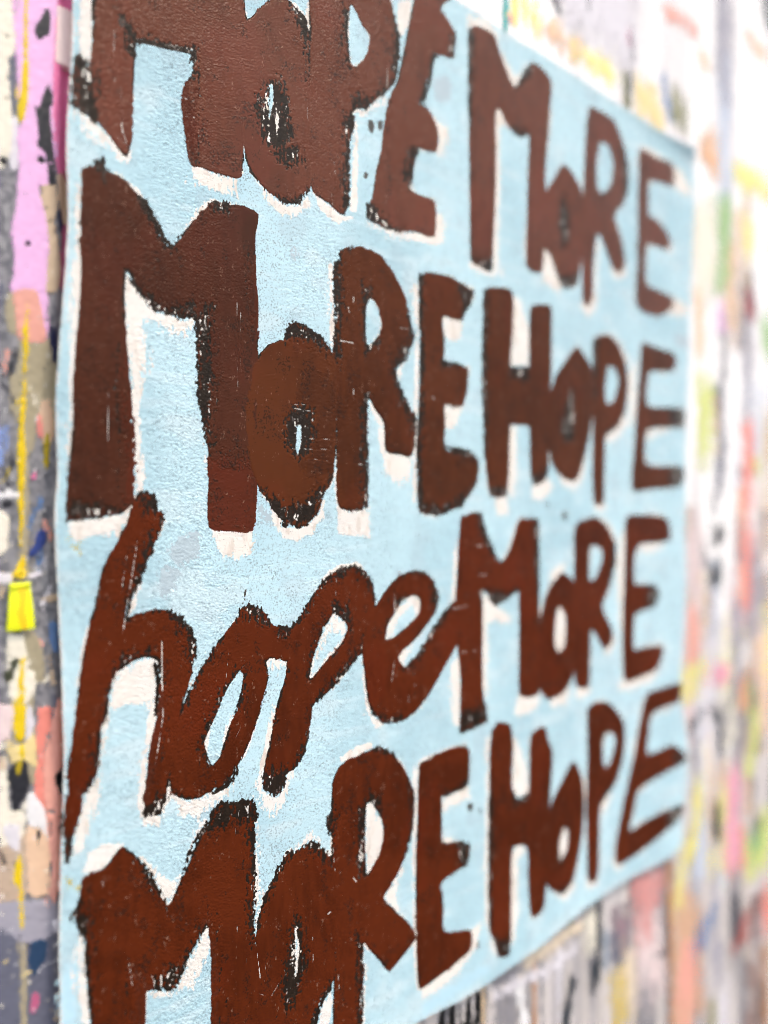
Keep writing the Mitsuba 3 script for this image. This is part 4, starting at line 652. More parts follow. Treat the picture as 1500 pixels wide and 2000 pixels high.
('R',2,'MORE',[(486.7,1765.8),(514.0,1775.8),(531.8,1774.0),(543.5,1772.3),(558.4,1760.8),(573.8,1744.0),(581.7,1730.4),(584.9,1706.8),(592.8,1693.9),(579.7,1668.3),(562.4,1653.1),(573.3,1630.0),(588.4,1613.0),(596.6,1603.5),(590.8,1563.4),(572.6,1562.5),(550.6,1565.8),(548.1,1594.6),(535.4,1608.2),(524.4,1621.7),(524.0,1607.2),(523.6,1553.6),(524.7,1505.4),(487.2,1504.2),(483.0,1534.7),(483.2,1586.5),(479.9,1637.7),(477.5,1663.1),(480.6,1689.3),(477.9,1740.5),(482.0,1749.2),(486.0,1756.8)],[[(527.4,1723.5),(533.2,1722.5),(539.7,1715.0),(544.0,1699.9),(540.1,1688.9),(531.1,1678.9),(523.2,1675.5),(521.2,1696.1),(523.0,1714.1)]],[[(478.0,1747.3),(487.4,1759.7),(489.8,1728.9),(486.6,1686.7),(484.3,1645.0),(478.8,1659.7),(480.0,1689.2)],[(517.5,1735.6),(529.0,1733.5),(527.4,1723.5),(523.0,1714.1),(521.1,1687.0),(516.8,1680.9)],[(523.2,1675.5),(541.6,1687.5),(539.9,1678.0),(525.3,1666.2),(519.6,1665.4)],[(581.7,1724.8),(594.5,1694.2),(579.7,1667.1),(562.4,1652.6),(570.3,1672.5),(584.8,1691.5)],[(517.2,1627.8),(524.4,1622.2),(524.7,1505.4),(517.7,1505.3)],[(563.9,1652.8),(573.3,1630.5),(597.4,1602.4),(591.1,1596.3),(570.3,1622.4)]],[],[[(485.2,1504.2),(526.1,1505.4),(529.2,1474.2),(505.7,1475.7),(485.6,1478.2)],[(472.8,1748.7),(479.4,1751.7),(477.7,1726.5),(480.0,1690.8),(477.5,1659.5),(473.4,1684.6),(473.1,1725.6)],[(524.5,1617.9),(536.1,1608.3),(549.6,1593.1),(551.3,1565.8),(572.6,1561.4),(591.6,1562.3),(583.5,1539.4),(567.7,1531.1),(552.7,1543.9),(542.4,1565.3),(539.3,1592.3)],[(563.9,1651.7),(584.6,1674.6),(574.8,1656.4),(570.1,1641.9)]],[],0),
('E',2,'MORE',[(603.5,1764.1),(623.9,1770.6),(654.2,1771.5),(689.5,1762.2),(679.8,1742.2),(669.5,1726.0),(654.0,1724.6),(637.8,1724.3),(642.6,1696.3),(641.9,1670.3),(669.0,1673.2),(683.4,1669.0),(681.7,1645.7),(673.4,1624.9),(657.3,1622.8),(642.5,1622.6),(642.6,1598.4),(644.7,1572.1),(681.9,1572.3),(702.1,1563.5),(700.7,1540.0),(689.8,1523.2),(673.2,1509.1),(635.6,1497.7),(603.7,1501.1),(599.7,1557.0),(599.7,1614.0),(602.1,1652.5),(605.0,1710.1)],[],[[(600.3,1764.6),(608.3,1766.2),(609.0,1672.3),(606.2,1557.3),(607.0,1500.0),(598.9,1505.7),(598.5,1585.5),(602.4,1671.4)],[(665.5,1766.0),(692.3,1762.7),(681.6,1741.3),(669.5,1726.0),(670.9,1746.6)],[(634.2,1675.7),(642.8,1673.4),(669.0,1673.2),(653.2,1666.4),(635.9,1666.6)],[(642.9,1576.7),(683.7,1573.0),(702.1,1563.5),(671.2,1563.9)],[(602.3,1511.4),(635.9,1505.9),(673.4,1518.1),(702.6,1540.1),(673.2,1507.2),(635.6,1496.5),(602.1,1500.0)]],[],[[(592.5,1753.9),(602.0,1756.9),(602.6,1705.7),(599.6,1648.2),(597.9,1574.0),(598.9,1505.7),(592.6,1511.3),(592.7,1596.4),(596.1,1704.7)],[(638.7,1723.3),(671.3,1725.1),(670.1,1704.5),(652.9,1699.0),(642.5,1703.3)],[(642.5,1621.4),(672.5,1623.0),(666.2,1608.0),(653.0,1596.3),(642.6,1597.3)]],[],0),
('H',2,'HOPE',[(712.7,1768.4),(735.9,1776.1),(764.9,1775.3),(762.5,1718.3),(760.5,1680.9),(776.7,1680.4),(797.5,1684.2),(799.3,1723.9),(801.8,1762.6),(826.0,1771.0),(846.2,1770.5),(847.6,1731.4),(846.2,1682.2),(844.2,1622.3),(837.7,1547.3),(807.0,1536.4),(802.9,1566.1),(801.4,1609.6),(778.2,1610.5),(761.9,1608.0),(759.6,1564.2),(754.3,1521.7),(724.4,1521.3),(715.2,1562.2),(711.3,1636.5),(708.5,1685.6),(710.8,1735.3)],[],[[(708.9,1768.3),(714.6,1769.4),(715.9,1686.6),(718.7,1587.3),(713.2,1568.3),(709.4,1636.3),(707.4,1691.6)],[(760.5,1682.2),(799.5,1687.1),(800.0,1670.1),(763.0,1665.9)],[(723.3,1530.0),(756.1,1532.0),(754.3,1520.5),(724.4,1520.0)],[(802.7,1544.9),(837.8,1554.1),(837.6,1545.3),(807.0,1535.1)]],[],[[(763.9,1770.0),(776.3,1772.3),(797.2,1736.8),(797.4,1686.8),(762.4,1682.4)],[(761.8,1606.7),(776.1,1607.7),(773.8,1545.4),(766.2,1519.3),(756.3,1521.8)],[(804.9,1537.0),(839.9,1544.7),(851.0,1534.1),(828.6,1516.1),(807.2,1516.6)],[(733.0,1520.2),(756.3,1520.5),(760.5,1497.4),(737.0,1496.2)]],[],0),
('O',2,'HOPE',[(905.8,1727.5),(923.1,1718.6),(943.3,1701.1),(948.4,1659.6),(941.1,1622.8),(930.7,1589.0),(914.2,1555.4),(897.6,1542.2),(870.1,1549.0),(849.5,1565.4),(841.0,1593.6),(842.6,1642.5),(855.5,1679.2),(876.8,1701.1)],[],[[(893.6,1673.9),(901.0,1655.0),(903.8,1634.1),(899.8,1597.2),(880.6,1590.4),(866.3,1608.9),(875.0,1638.6)]],[],[[(851.8,1564.9),(872.4,1547.0),(897.6,1540.8),(916.7,1555.5),(932.0,1586.2),(924.1,1550.1),(900.8,1529.6),(869.7,1538.0)]],[('brown_dark',[(915.7,1670.6),(940.8,1680.5),(939.0,1608.2),(922.0,1571.4),(904.7,1577.7),(909.1,1620.4)])],0),
('P',2,'HOPE',[(949.5,1743.8),(982.2,1755.1),(1009.4,1744.3),(1029.9,1719.1),(1036.7,1686.5),(1028.4,1652.1),(1006.0,1626.1),(977.1,1611.5),(975.6,1559.0),(972.1,1516.2),(948.4,1514.5),(946.7,1601.5),(947.2,1688.5)],[[(981.7,1710.1),(1000.2,1710.9),(1011.6,1692.8),(1001.0,1664.7),(982.1,1655.5),(975.7,1677.0)]],[[(944.5,1743.0),(956.8,1747.7),(958.7,1675.2),(948.4,1645.1)],[(1008.7,1629.3),(1031.2,1652.4),(1008.7,1624.8),(979.7,1612.4)]],[],[[(948.3,1513.1),(974.7,1514.7),(976.9,1503.7),(950.5,1500.0)],[(979.7,1610.9),(1008.7,1624.8),(1031.1,1647.8),(1036.5,1629.9),(1000.8,1604.8),(979.9,1600.6)],[(992.7,1756.0),(1017.5,1747.7),(1041.2,1719.1),(1032.7,1719.5),(1009.4,1743.5)]],[],0),
('E',2,'HOPE',[(1076.1,1757.1),(1117.5,1756.0),(1170.7,1755.5),(1185.9,1746.0),(1171.9,1727.6),(1123.5,1721.6),(1095.0,1714.9),(1091.7,1664.1),(1150.4,1665.5),(1209.1,1666.5),(1206.1,1641.1),(1150.6,1635.3),(1091.0,1626.1),(1083.5,1575.3),(1121.8,1570.5),(1204.6,1572.1),(1194.3,1543.4),(1115.4,1537.5),(1051.1,1533.1),(1051.7,1577.1),(1063.0,1655.2),(1070.5,1718.1)],[],[[(1160.3,1667.2),(1210.8,1666.7),(1207.8,1639.5),(1163.9,1636.3)],[(1164.7,1572.2),(1206.3,1572.2),(1194.2,1541.7),(1156.9,1540.9)]],[],[[(1089.4,1624.4),(1150.6,1632.9),(1167.2,1631.6),(1117.6,1620.0),(1092.0,1610.4)],[(1038.9,1706.6),(1058.1,1732.0),(1060.1,1654.9),(1042.0,1622.6)]],[],0),
('h',3,'hope',[(272.2,1514.0),(279.3,1517.1),(288.3,1512.1),(290.6,1503.5),(297.1,1495.7),(291.5,1481.9),(283.8,1464.0),(274.9,1445.6),(266.4,1425.0),(263.5,1413.5),(272.6,1416.5),(287.2,1417.8),(302.4,1415.7),(312.3,1408.6),(320.1,1396.8),(326.0,1383.7),(324.1,1366.0),(320.2,1351.4),(314.3,1334.6),(307.9,1306.8),(303.1,1281.5),(299.9,1263.4),(297.7,1253.4),(293.2,1245.4),(279.6,1248.1),(279.5,1268.2),(283.9,1299.8),(290.4,1327.3),(293.4,1355.3),(289.8,1373.5),(281.7,1378.4),(269.7,1376.5),(258.1,1369.2),(251.2,1359.0),(247.3,1343.1),(243.9,1328.5),(240.2,1298.1),(238.2,1288.3),(228.9,1277.4),(226.5,1263.1),(222.4,1249.7),(219.6,1243.8),(216.6,1228.1),(213.8,1229.0),(213.8,1261.3),(215.8,1287.4),(217.3,1303.1),(220.7,1332.9),(225.7,1372.2),(230.7,1398.6),(237.0,1425.3),(243.7,1456.0),(254.9,1475.1),(263.4,1491.6),(268.2,1506.3)],[],[[(272.2,1514.0),(279.3,1517.5),(288.3,1512.1),(290.6,1503.5),(286.1,1500.0),(275.7,1504.2)],[(296.2,1494.8),(283.3,1463.6),(266.0,1424.2),(262.7,1412.7),(260.9,1420.4),(270.1,1445.1),(285.1,1478.5)],[(302.8,1416.1),(312.8,1409.0),(321.1,1396.7),(326.5,1383.6),(324.1,1366.0),(318.3,1371.2),(316.3,1389.2),(308.1,1405.5)],[(283.0,1383.4),(270.6,1382.3),(258.5,1374.6),(250.8,1359.1),(246.5,1335.0),(243.9,1327.3),(245.7,1347.5),(252.6,1371.2),(265.4,1382.1),(282.1,1385.2)],[(290.2,1373.0),(293.8,1355.2),(290.9,1327.2),(288.2,1332.0),(289.3,1353.3),(287.5,1370.8)],[(242.2,1323.5),(240.6,1297.2),(238.2,1288.3),(229.3,1277.3),(234.1,1288.4),(238.9,1311.9)],[(214.0,1245.5),(220.4,1247.5),(217.0,1227.6),(213.4,1228.8)],[(279.2,1258.9),(298.6,1256.3),(293.6,1244.5),(279.7,1247.2)]],[[(292.9,1348.5),(295.6,1348.0),(292.6,1318.3),(285.3,1285.4),(280.9,1260.6),(280.0,1269.4),(284.4,1299.7),(290.9,1327.2)]],[[(251.2,1358.2),(258.5,1368.3),(270.6,1375.5),(282.1,1377.1),(289.3,1373.1),(292.5,1355.4),(289.5,1327.5),(283.5,1299.9),(279.1,1267.5),(279.2,1247.3),(293.6,1243.6),(298.6,1251.0),(292.8,1236.0),(280.6,1238.4),(273.9,1253.8),(274.6,1279.2),(279.9,1307.9),(282.8,1338.9),(265.2,1342.6),(249.8,1338.6),(246.4,1318.6),(242.2,1294.8),(239.8,1287.1),(240.6,1299.2),(244.3,1328.4),(247.8,1343.0)],[(229.7,1276.4),(239.0,1287.3),(244.7,1294.2),(239.9,1270.7),(232.5,1248.1),(227.5,1233.4),(218.7,1231.4),(222.8,1248.8),(226.9,1262.6)],[(264.4,1413.4),(267.7,1425.8),(273.6,1444.0),(274.6,1436.3),(270.4,1419.6)],[(321.2,1350.8),(324.6,1365.9),(326.5,1382.7),(324.1,1352.6),(317.2,1335.9)]],[],0),
('o',3,'hope',[(367.3,1404.1),(371.0,1412.6),(380.3,1414.7),(394.8,1407.8),(403.3,1395.5),(412.5,1391.2),(425.5,1388.4),(435.9,1394.8),(446.3,1384.8),(433.9,1356.3),(420.1,1357.1),(407.3,1361.7),(397.6,1360.1),(401.0,1347.1),(397.5,1332.3),(392.9,1317.3),(385.9,1302.0),(375.8,1282.0),(366.5,1267.7),(358.2,1257.0),(342.9,1253.3),(326.1,1249.6),(315.0,1251.8),(302.3,1261.1),(300.8,1282.0),(304.6,1310.4),(313.8,1333.4),(331.5,1361.9),(348.5,1384.3)],[[(369.5,1354.8),(373.8,1351.0),(372.2,1338.6),(365.6,1321.1),(356.4,1302.0),(349.5,1284.2),(341.8,1275.8),(338.3,1282.9),(333.9,1296.4),(338.5,1306.7),(347.3,1321.9),(355.2,1337.5),(363.1,1347.8)]],[[(367.3,1404.1),(371.0,1413.1),(380.3,1415.1),(394.8,1407.8),(403.3,1395.5),(398.7,1393.5),(385.2,1403.4),(374.3,1406.3)],[(370.1,1356.2),(363.7,1348.7),(355.2,1338.0),(347.3,1321.9),(338.5,1306.7),(333.4,1296.5),(338.3,1282.0),(342.3,1274.8),(336.3,1278.8),(330.4,1297.1),(335.5,1310.4),(351.1,1339.5),(365.8,1356.8)],[(373.3,1351.1),(377.6,1348.6),(375.4,1335.8),(366.6,1318.6),(363.4,1316.4),(370.0,1336.6)],[(412.5,1392.1),(425.5,1388.9),(436.5,1394.7),(434.0,1390.0),(425.5,1384.0),(413.7,1386.2)],[(313.3,1334.3),(331.0,1362.4),(349.0,1384.7),(345.0,1376.9),(329.0,1356.4),(316.2,1333.4)],[(343.4,1253.1),(358.7,1257.4),(367.1,1267.5),(366.0,1263.1),(358.7,1253.7),(344.4,1249.7)]],[],[[(301.8,1260.8),(315.0,1251.0),(326.6,1248.6),(343.4,1251.8),(358.7,1255.5),(354.6,1247.3),(339.5,1239.5),(320.9,1233.0),(310.4,1240.2),(311.3,1247.9),(303.7,1255.0)],[(312.4,1334.0),(324.1,1349.9),(320.2,1344.3),(313.4,1337.4)]],[],0),
('p',3,'hope',[(435.9,1394.3),(446.6,1409.7),(468.0,1432.0),(483.8,1440.9),(505.9,1445.1),(521.8,1439.0),(532.4,1426.0),(535.8,1409.6),(531.6,1383.0),(520.6,1359.0),(504.6,1345.6),(482.6,1327.8),(465.0,1316.6),(452.9,1310.1),(450.9,1298.9),(447.5,1283.0),(439.0,1262.9),(429.7,1253.6),(420.7,1250.3),(414.8,1237.6),(409.0,1232.7),(395.4,1241.7),(393.7,1252.1),(396.0,1264.5),(403.8,1291.5),(411.8,1321.8),(420.1,1340.0),(421.9,1357.9),(424.9,1382.1)],[[(478.4,1396.4),(486.3,1393.6),(492.9,1388.3),(496.8,1379.6),(487.2,1365.0),(469.5,1351.2),(454.9,1339.5),(449.3,1337.8),(453.6,1356.8),(460.6,1371.6),(467.1,1383.6)]],[[(435.9,1394.3),(446.6,1409.7),(468.0,1432.0),(483.8,1440.9),(505.9,1445.1),(521.8,1439.0),(532.4,1426.0),(535.8,1409.6),(530.8,1412.7),(521.1,1430.5),(505.9,1439.8),(485.7,1436.6),(469.9,1427.3),(449.0,1404.5)],[(476.0,1408.4),(496.0,1407.8),(499.8,1395.0),(498.1,1379.4),(492.9,1388.3),(486.3,1393.6),(478.4,1396.4)],[(478.4,1395.9),(467.8,1383.6),(460.6,1371.6),(453.6,1356.8),(449.9,1339.2),(447.4,1344.6),(456.2,1373.6),(471.9,1394.9)],[(531.6,1381.4),(520.6,1359.0),(504.6,1345.1),(482.6,1327.3),(452.9,1309.6),(449.8,1311.1),(478.0,1331.0),(500.6,1348.8),(515.8,1363.8)],[(394.3,1256.8),(420.8,1255.6),(416.0,1237.3),(409.0,1232.2),(394.8,1241.4)],[(448.4,1299.3),(448.1,1282.9),(439.0,1262.4),(430.3,1253.5),(434.1,1262.5),(444.4,1285.1)]],[],[[(478.4,1396.9),(486.3,1393.1),(496.8,1379.6),(490.0,1375.1),(476.9,1384.2),(465.1,1367.6),(453.6,1348.7),(449.9,1338.2),(454.2,1356.7),(467.8,1383.6)],[(412.4,1321.3),(403.8,1291.0),(395.4,1261.3),(393.1,1242.7),(389.8,1238.8),(386.5,1249.1),(398.0,1289.3),(407.7,1321.1)],[(393.2,1241.3),(409.0,1231.2),(417.1,1237.0),(421.9,1249.5),(427.9,1251.6),(420.7,1231.3),(406.3,1215.4),(392.2,1226.3)],[(395.3,1363.2),(419.5,1359.2),(419.5,1352.3),(401.0,1354.8)]],[],0),
('e',3,'hope',[(533.4,1397.4),(548.1,1414.1),(565.2,1427.9),(588.2,1435.1),(607.2,1433.0),(623.6,1420.5),(631.1,1402.5),(625.9,1387.8),(611.6,1373.6),(592.7,1358.5),(574.6,1349.4),(566.9,1342.5),(576.7,1330.1),(592.3,1339.9),(611.2,1358.1),(634.3,1381.2),(655.1,1394.8),(673.8,1397.5),(673.3,1355.4),(662.2,1346.5),(635.3,1318.7),(613.7,1294.7),(594.8,1280.6),(574.9,1272.3),(547.2,1275.1),(530.6,1288.3),(523.4,1307.3),(518.4,1340.1),(516.4,1361.6),(523.7,1378.4)],[[(593.6,1407.0),(601.5,1401.9),(599.7,1387.8),(579.8,1374.4),(559.8,1364.9),(549.4,1364.4),(553.4,1379.3),(567.2,1394.5),(578.0,1404.8)]],[[(592.1,1407.1),(578.0,1404.8),(567.2,1394.5),(553.4,1379.3),(549.4,1364.4),(547.4,1374.4),(562.7,1398.2),(578.1,1409.3)],[(530.6,1290.0),(547.2,1281.6),(574.8,1277.9),(574.9,1272.3),(547.2,1274.5),(529.9,1287.9)],[(622.8,1421.1),(632.0,1403.0),(625.9,1387.2),(622.7,1395.6)],[(576.7,1329.6),(592.3,1339.3),(611.2,1357.6),(634.2,1380.7),(655.1,1394.8),(651.6,1387.4),(625.4,1362.9),(598.5,1335.1),(581.2,1325.0)]],[],[[(593.6,1407.0),(601.5,1401.9),(599.7,1387.8),(594.9,1386.5),(590.4,1398.2),(570.1,1386.5),(557.6,1367.9),(549.4,1364.4),(553.4,1379.3),(567.2,1394.5)],[(569.3,1351.1),(580.9,1355.3),(584.6,1348.2),(573.6,1335.0),(567.6,1342.4)],[(517.1,1358.9),(519.1,1340.0),(524.1,1307.2),(531.3,1287.1),(547.2,1274.0),(535.6,1270.7),(522.8,1291.3),(517.1,1324.3)]],[],0),
('M',3,'MORE',[(671.0,1491.6),(676.5,1495.8),(708.3,1500.0),(711.8,1485.1),(722.6,1462.5),(739.5,1440.5),(747.4,1438.9),(761.9,1453.7),(780.7,1489.6),(799.2,1490.8),(818.1,1488.7),(816.9,1446.6),(818.9,1379.9),(824.5,1312.3),(821.1,1264.6),(795.9,1263.3),(778.8,1271.3),(779.6,1324.4),(779.1,1370.0),(776.9,1402.7),(756.7,1394.4),(733.0,1388.6),(717.5,1401.6),(708.9,1401.0),(707.8,1351.7),(706.2,1290.3),(710.9,1268.6),(715.9,1246.6),(689.6,1244.1),(666.1,1244.3),(667.3,1300.5),(662.2,1346.5),(660.4,1400.3),(667.5,1470.0)],[],[[(702.6,1500.0),(711.8,1487.6),(722.6,1462.5),(741.4,1439.2),(731.7,1442.1),(713.0,1462.7),(704.1,1481.5)],[(717.5,1406.6),(756.7,1397.6),(777.0,1405.2),(776.9,1400.1),(756.7,1392.5),(733.0,1384.2),(720.4,1392.7)],[(811.8,1489.4),(820.3,1489.3),(822.0,1433.1),(818.9,1379.9),(813.0,1420.2)],[(667.5,1266.3),(711.8,1267.2),(716.9,1245.1),(689.6,1242.9),(666.1,1243.7)]],[],[[(708.9,1399.8),(717.5,1400.4),(733.0,1386.7),(754.8,1372.2),(764.9,1363.5),(748.9,1359.9),(733.1,1367.8),(717.5,1365.5),(716.5,1313.5),(713.8,1273.1),(707.2,1290.2)],[(780.7,1488.3),(763.9,1453.7),(748.3,1437.6),(757.9,1455.1),(772.5,1480.6)],[(657.2,1452.4),(664.6,1464.1),(659.6,1400.4),(653.3,1387.2)],[(650.0,1322.6),(666.3,1332.3),(666.0,1248.5),(653.6,1256.8)],[(778.8,1270.0),(795.9,1262.0),(821.1,1263.3),(817.7,1243.1),(774.5,1240.9),(768.2,1245.9)]],[],0),
('O',3,'MORE',[(868.9,1417.2),(887.6,1410.7),(904.1,1392.8),(911.0,1330.0),(902.8,1288.5),(895.9,1273.9),(874.7,1256.2),(842.3,1252.4),(822.3,1269.8),(817.9,1313.1),(819.4,1346.4),(829.7,1380.4),(845.5,1402.2)],[[(858.7,1369.9),(867.9,1371.9),(877.2,1355.8),(876.9,1321.1),(863.5,1310.3),(852.9,1323.9),(854.3,1353.8)]],[],[],[[(858.7,1369.9),(867.9,1371.9),(877.2,1355.8),(876.9,1321.1),(863.5,1310.3),(852.9,1323.9),(854.3,1353.8)],[(847.8,1403.4),(868.9,1417.2),(883.3,1430.4),(862.2,1428.6),(846.0,1418.5)],[(844.6,1250.0),(874.7,1254.8),(888.9,1258.8),(881.8,1241.1),(846.9,1238.8)]],[],0),
('R',3,'MORE',[(902.4,1480.3),(947.7,1492.8),(978.9,1479.3),(1000.1,1455.1),(1000.6,1422.2),(986.1,1390.2),(968.1,1366.4),(983.9,1340.0),(997.6,1317.7),(974.6,1302.6),(951.6,1327.2),(938.5,1334.3),(937.0,1298.4),(935.7,1256.7),(913.2,1257.2),(900.7,1274.7),(899.1,1387.5),(900.1,1436.7)],[[(939.8,1452.4),(965.6,1448.7),(968.5,1429.5),(950.2,1404.2),(934.7,1405.1),(934.8,1433.8)]],[[(992.0,1462.8),(1002.8,1453.6),(1003.3,1422.1),(990.2,1395.9)]],[],[[(908.3,1258.0),(935.8,1255.2),(943.5,1246.8),(923.2,1242.8),(903.4,1242.5)],[(976.0,1300.9),(999.0,1316.1),(1006.1,1312.3),(984.4,1292.5)],[(955.5,1494.2),(984.3,1485.2),(1008.2,1456.4),(1000.1,1456.6),(978.9,1479.3)]],[],0),
('E',3,'MORE',[(1030.9,1487.8),(1062.3,1494.6),(1147.4,1490.2),(1161.8,1457.4),(1115.0,1452.9),(1069.9,1451.7),(1052.8,1432.1),(1057.0,1391.0),(1109.6,1386.9),(1127.1,1371.4),(1111.3,1353.3),(1058.1,1345.2),(1055.2,1292.9),(1087.9,1291.4),(1142.1,1285.8),(1125.2,1255.6),(1077.2,1249.5),(1030.6,1250.0),(1023.1,1318.0),(1028.3,1408.7)],[],[[(1097.6,1387.7),(1128.6,1371.3),(1111.3,1351.7),(1090.2,1358.1)]],[],[[(1069.9,1450.2),(1130.6,1450.1),(1140.1,1445.0),(1099.4,1438.3),(1067.0,1440.9)],[(1016.4,1250.5),(1077.2,1247.9),(1128.3,1255.2),(1113.7,1236.3),(1045.6,1233.9),(1011.2,1236.2)],[(1008.3,1439.9),(1025.0,1477.2),(1025.5,1408.9),(1020.2,1318.3),(1012.0,1349.3)]],[],0),
('M',4,'MORE',[(228.6,1212.6),(235.5,1213.6),(243.8,1213.5),(253.1,1220.9),(260.8,1227.0),(272.6,1214.7),(284.1,1196.8),(298.6,1168.0),(302.8,1167.9),(313.8,1187.5),(326.4,1212.2),(338.1,1223.9),(341.0,1233.2),(351.1,1238.9),(370.4,1236.0),(382.2,1234.0),(386.7,1219.1),(384.1,1210.3),(385.5,1168.5),(385.0,1121.4),(388.7,1081.7),(391.4,998.8),(388.8,885.6),(343.6,902.3),(342.4,1044.5),(341.5,1106.1),(336.7,1139.3),(326.8,1123.9),(315.4,1109.0),(306.1,1090.4),(281.5,1101.1),(280.0,1072.5),(276.4,976.1),(235.7,990.4),(235.6,1092.5),(232.1,1134.9),(229.6,1160.3),(226.4,1175.2),(219.3,1184.2),(224.4,1194.4),(226.1,1203.8)],[],[[(341.1,1222.2),(341.0,1233.7),(351.1,1239.4),(382.2,1234.5),(387.3,1218.9),(383.5,1213.7),(370.5,1220.9),(349.8,1218.1)],[(219.3,1184.2),(223.2,1192.8),(227.2,1185.4),(229.6,1176.5),(232.9,1151.0),(235.6,1092.5),(234.0,1091.3),(229.6,1156.3),(225.6,1174.7)],[(281.5,1101.1),(287.3,1107.4),(301.1,1113.3),(317.3,1109.6),(307.1,1089.6)],[(380.3,1208.0),(384.6,1210.6),(386.1,1168.3),(385.1,1099.4),(380.7,1103.9)],[(273.0,1214.2),(284.5,1196.6),(299.0,1167.4),(295.4,1173.8),(280.9,1196.5),(270.3,1212.4)],[(337.7,1138.1),(326.9,1123.0),(315.4,1108.5),(313.4,1112.9),(326.8,1130.2),(336.7,1142.9)],[(338.6,1222.9),(326.9,1211.6),(313.8,1187.1),(312.4,1189.3),(323.9,1214.3),(336.6,1226.2)]],[[(270.2,1121.7),(281.5,1108.5),(280.4,1076.6),(277.7,1047.9),(272.4,1050.4),(271.4,1093.4)],[(336.2,1138.6),(338.7,1130.9),(343.2,1090.2),(343.9,1034.6),(341.4,1035.8),(338.0,1101.5)],[(232.3,1223.9),(237.3,1231.3),(243.1,1228.8),(241.4,1221.2),(234.8,1219.9)]],[[(228.2,1214.0),(234.0,1229.5),(244.0,1233.5),(260.0,1228.0),(253.1,1220.9),(243.8,1213.9),(235.5,1214.0)],[(273.0,1215.0),(284.5,1197.1),(299.0,1168.3),(302.8,1167.9),(308.5,1186.9),(313.3,1189.0),(308.5,1183.4),(301.0,1185.0),(287.3,1201.3),(276.5,1214.0)],[(336.7,1138.4),(326.9,1123.0),(315.4,1108.1),(307.1,1089.1),(282.9,1098.8),(287.5,1090.8),(306.2,1085.5),(325.4,1088.3),(340.9,1114.1)],[(226.0,1177.8),(230.4,1155.9),(233.0,1122.3),(235.6,1092.5),(234.8,1052.2),(228.2,1095.9),(225.7,1117.3),(224.8,1158.1)],[(385.7,1211.2),(390.5,1167.0),(390.5,1133.7),(386.3,1097.1),(384.9,1140.3)],[(337.1,1228.8),(328.8,1212.9),(316.2,1189.8),(321.0,1215.1),(329.7,1226.2)]],[],0),
('O',4,'MORE',[(423.0,1176.1),(429.6,1171.6),(440.5,1175.4),(453.4,1176.7),(464.3,1166.4),(476.1,1153.1),(481.4,1107.6),(482.9,1045.0),(476.1,1024.8),(464.1,1016.3),(454.9,994.8),(443.6,959.8),(411.1,960.7),(392.0,998.6),(386.1,1073.1),(386.3,1095.6),(389.4,1119.8),(396.6,1136.4),(404.0,1149.8),(414.3,1164.5)],[[(430.3,1097.9),(432.1,1097.2),(435.9,1078.4),(433.9,1054.1),(430.4,1050.5),(431.2,1070.2)]],[[(423.0,1176.1),(429.6,1171.6),(424.9,1166.1),(414.3,1159.6),(404.0,1145.9),(396.0,1131.8),(389.4,1115.0),(388.3,1120.2),(396.0,1137.5),(404.0,1150.3),(414.3,1165.4)],[(429.7,1111.4),(436.9,1102.9),(441.9,1086.2),(444.7,1058.4),(437.1,1044.3),(428.6,1020.2),(418.6,1025.5),(416.3,1052.7),(423.3,1088.1)],[(440.5,1175.4),(453.4,1176.7),(464.3,1166.4),(474.8,1153.5),(474.9,1145.7),(461.2,1159.2),(449.2,1167.8)],[(475.4,1027.2),(476.9,1016.2),(465.5,1005.5),(455.5,989.4),(450.6,991.6),(462.8,1016.9)]],[],[[(429.6,1171.6),(440.5,1175.4),(453.4,1177.2),(463.0,1168.8),(456.5,1179.9),(447.7,1183.4),(436.8,1178.5)],[(476.8,1018.3),(478.3,1005.2),(472.0,982.1),(457.9,963.2),(460.5,997.4),(467.9,1012.1)],[(386.1,1121.0),(393.8,1137.3),(398.3,1140.6),(390.5,1119.4),(386.8,1096.9)]],[],0),
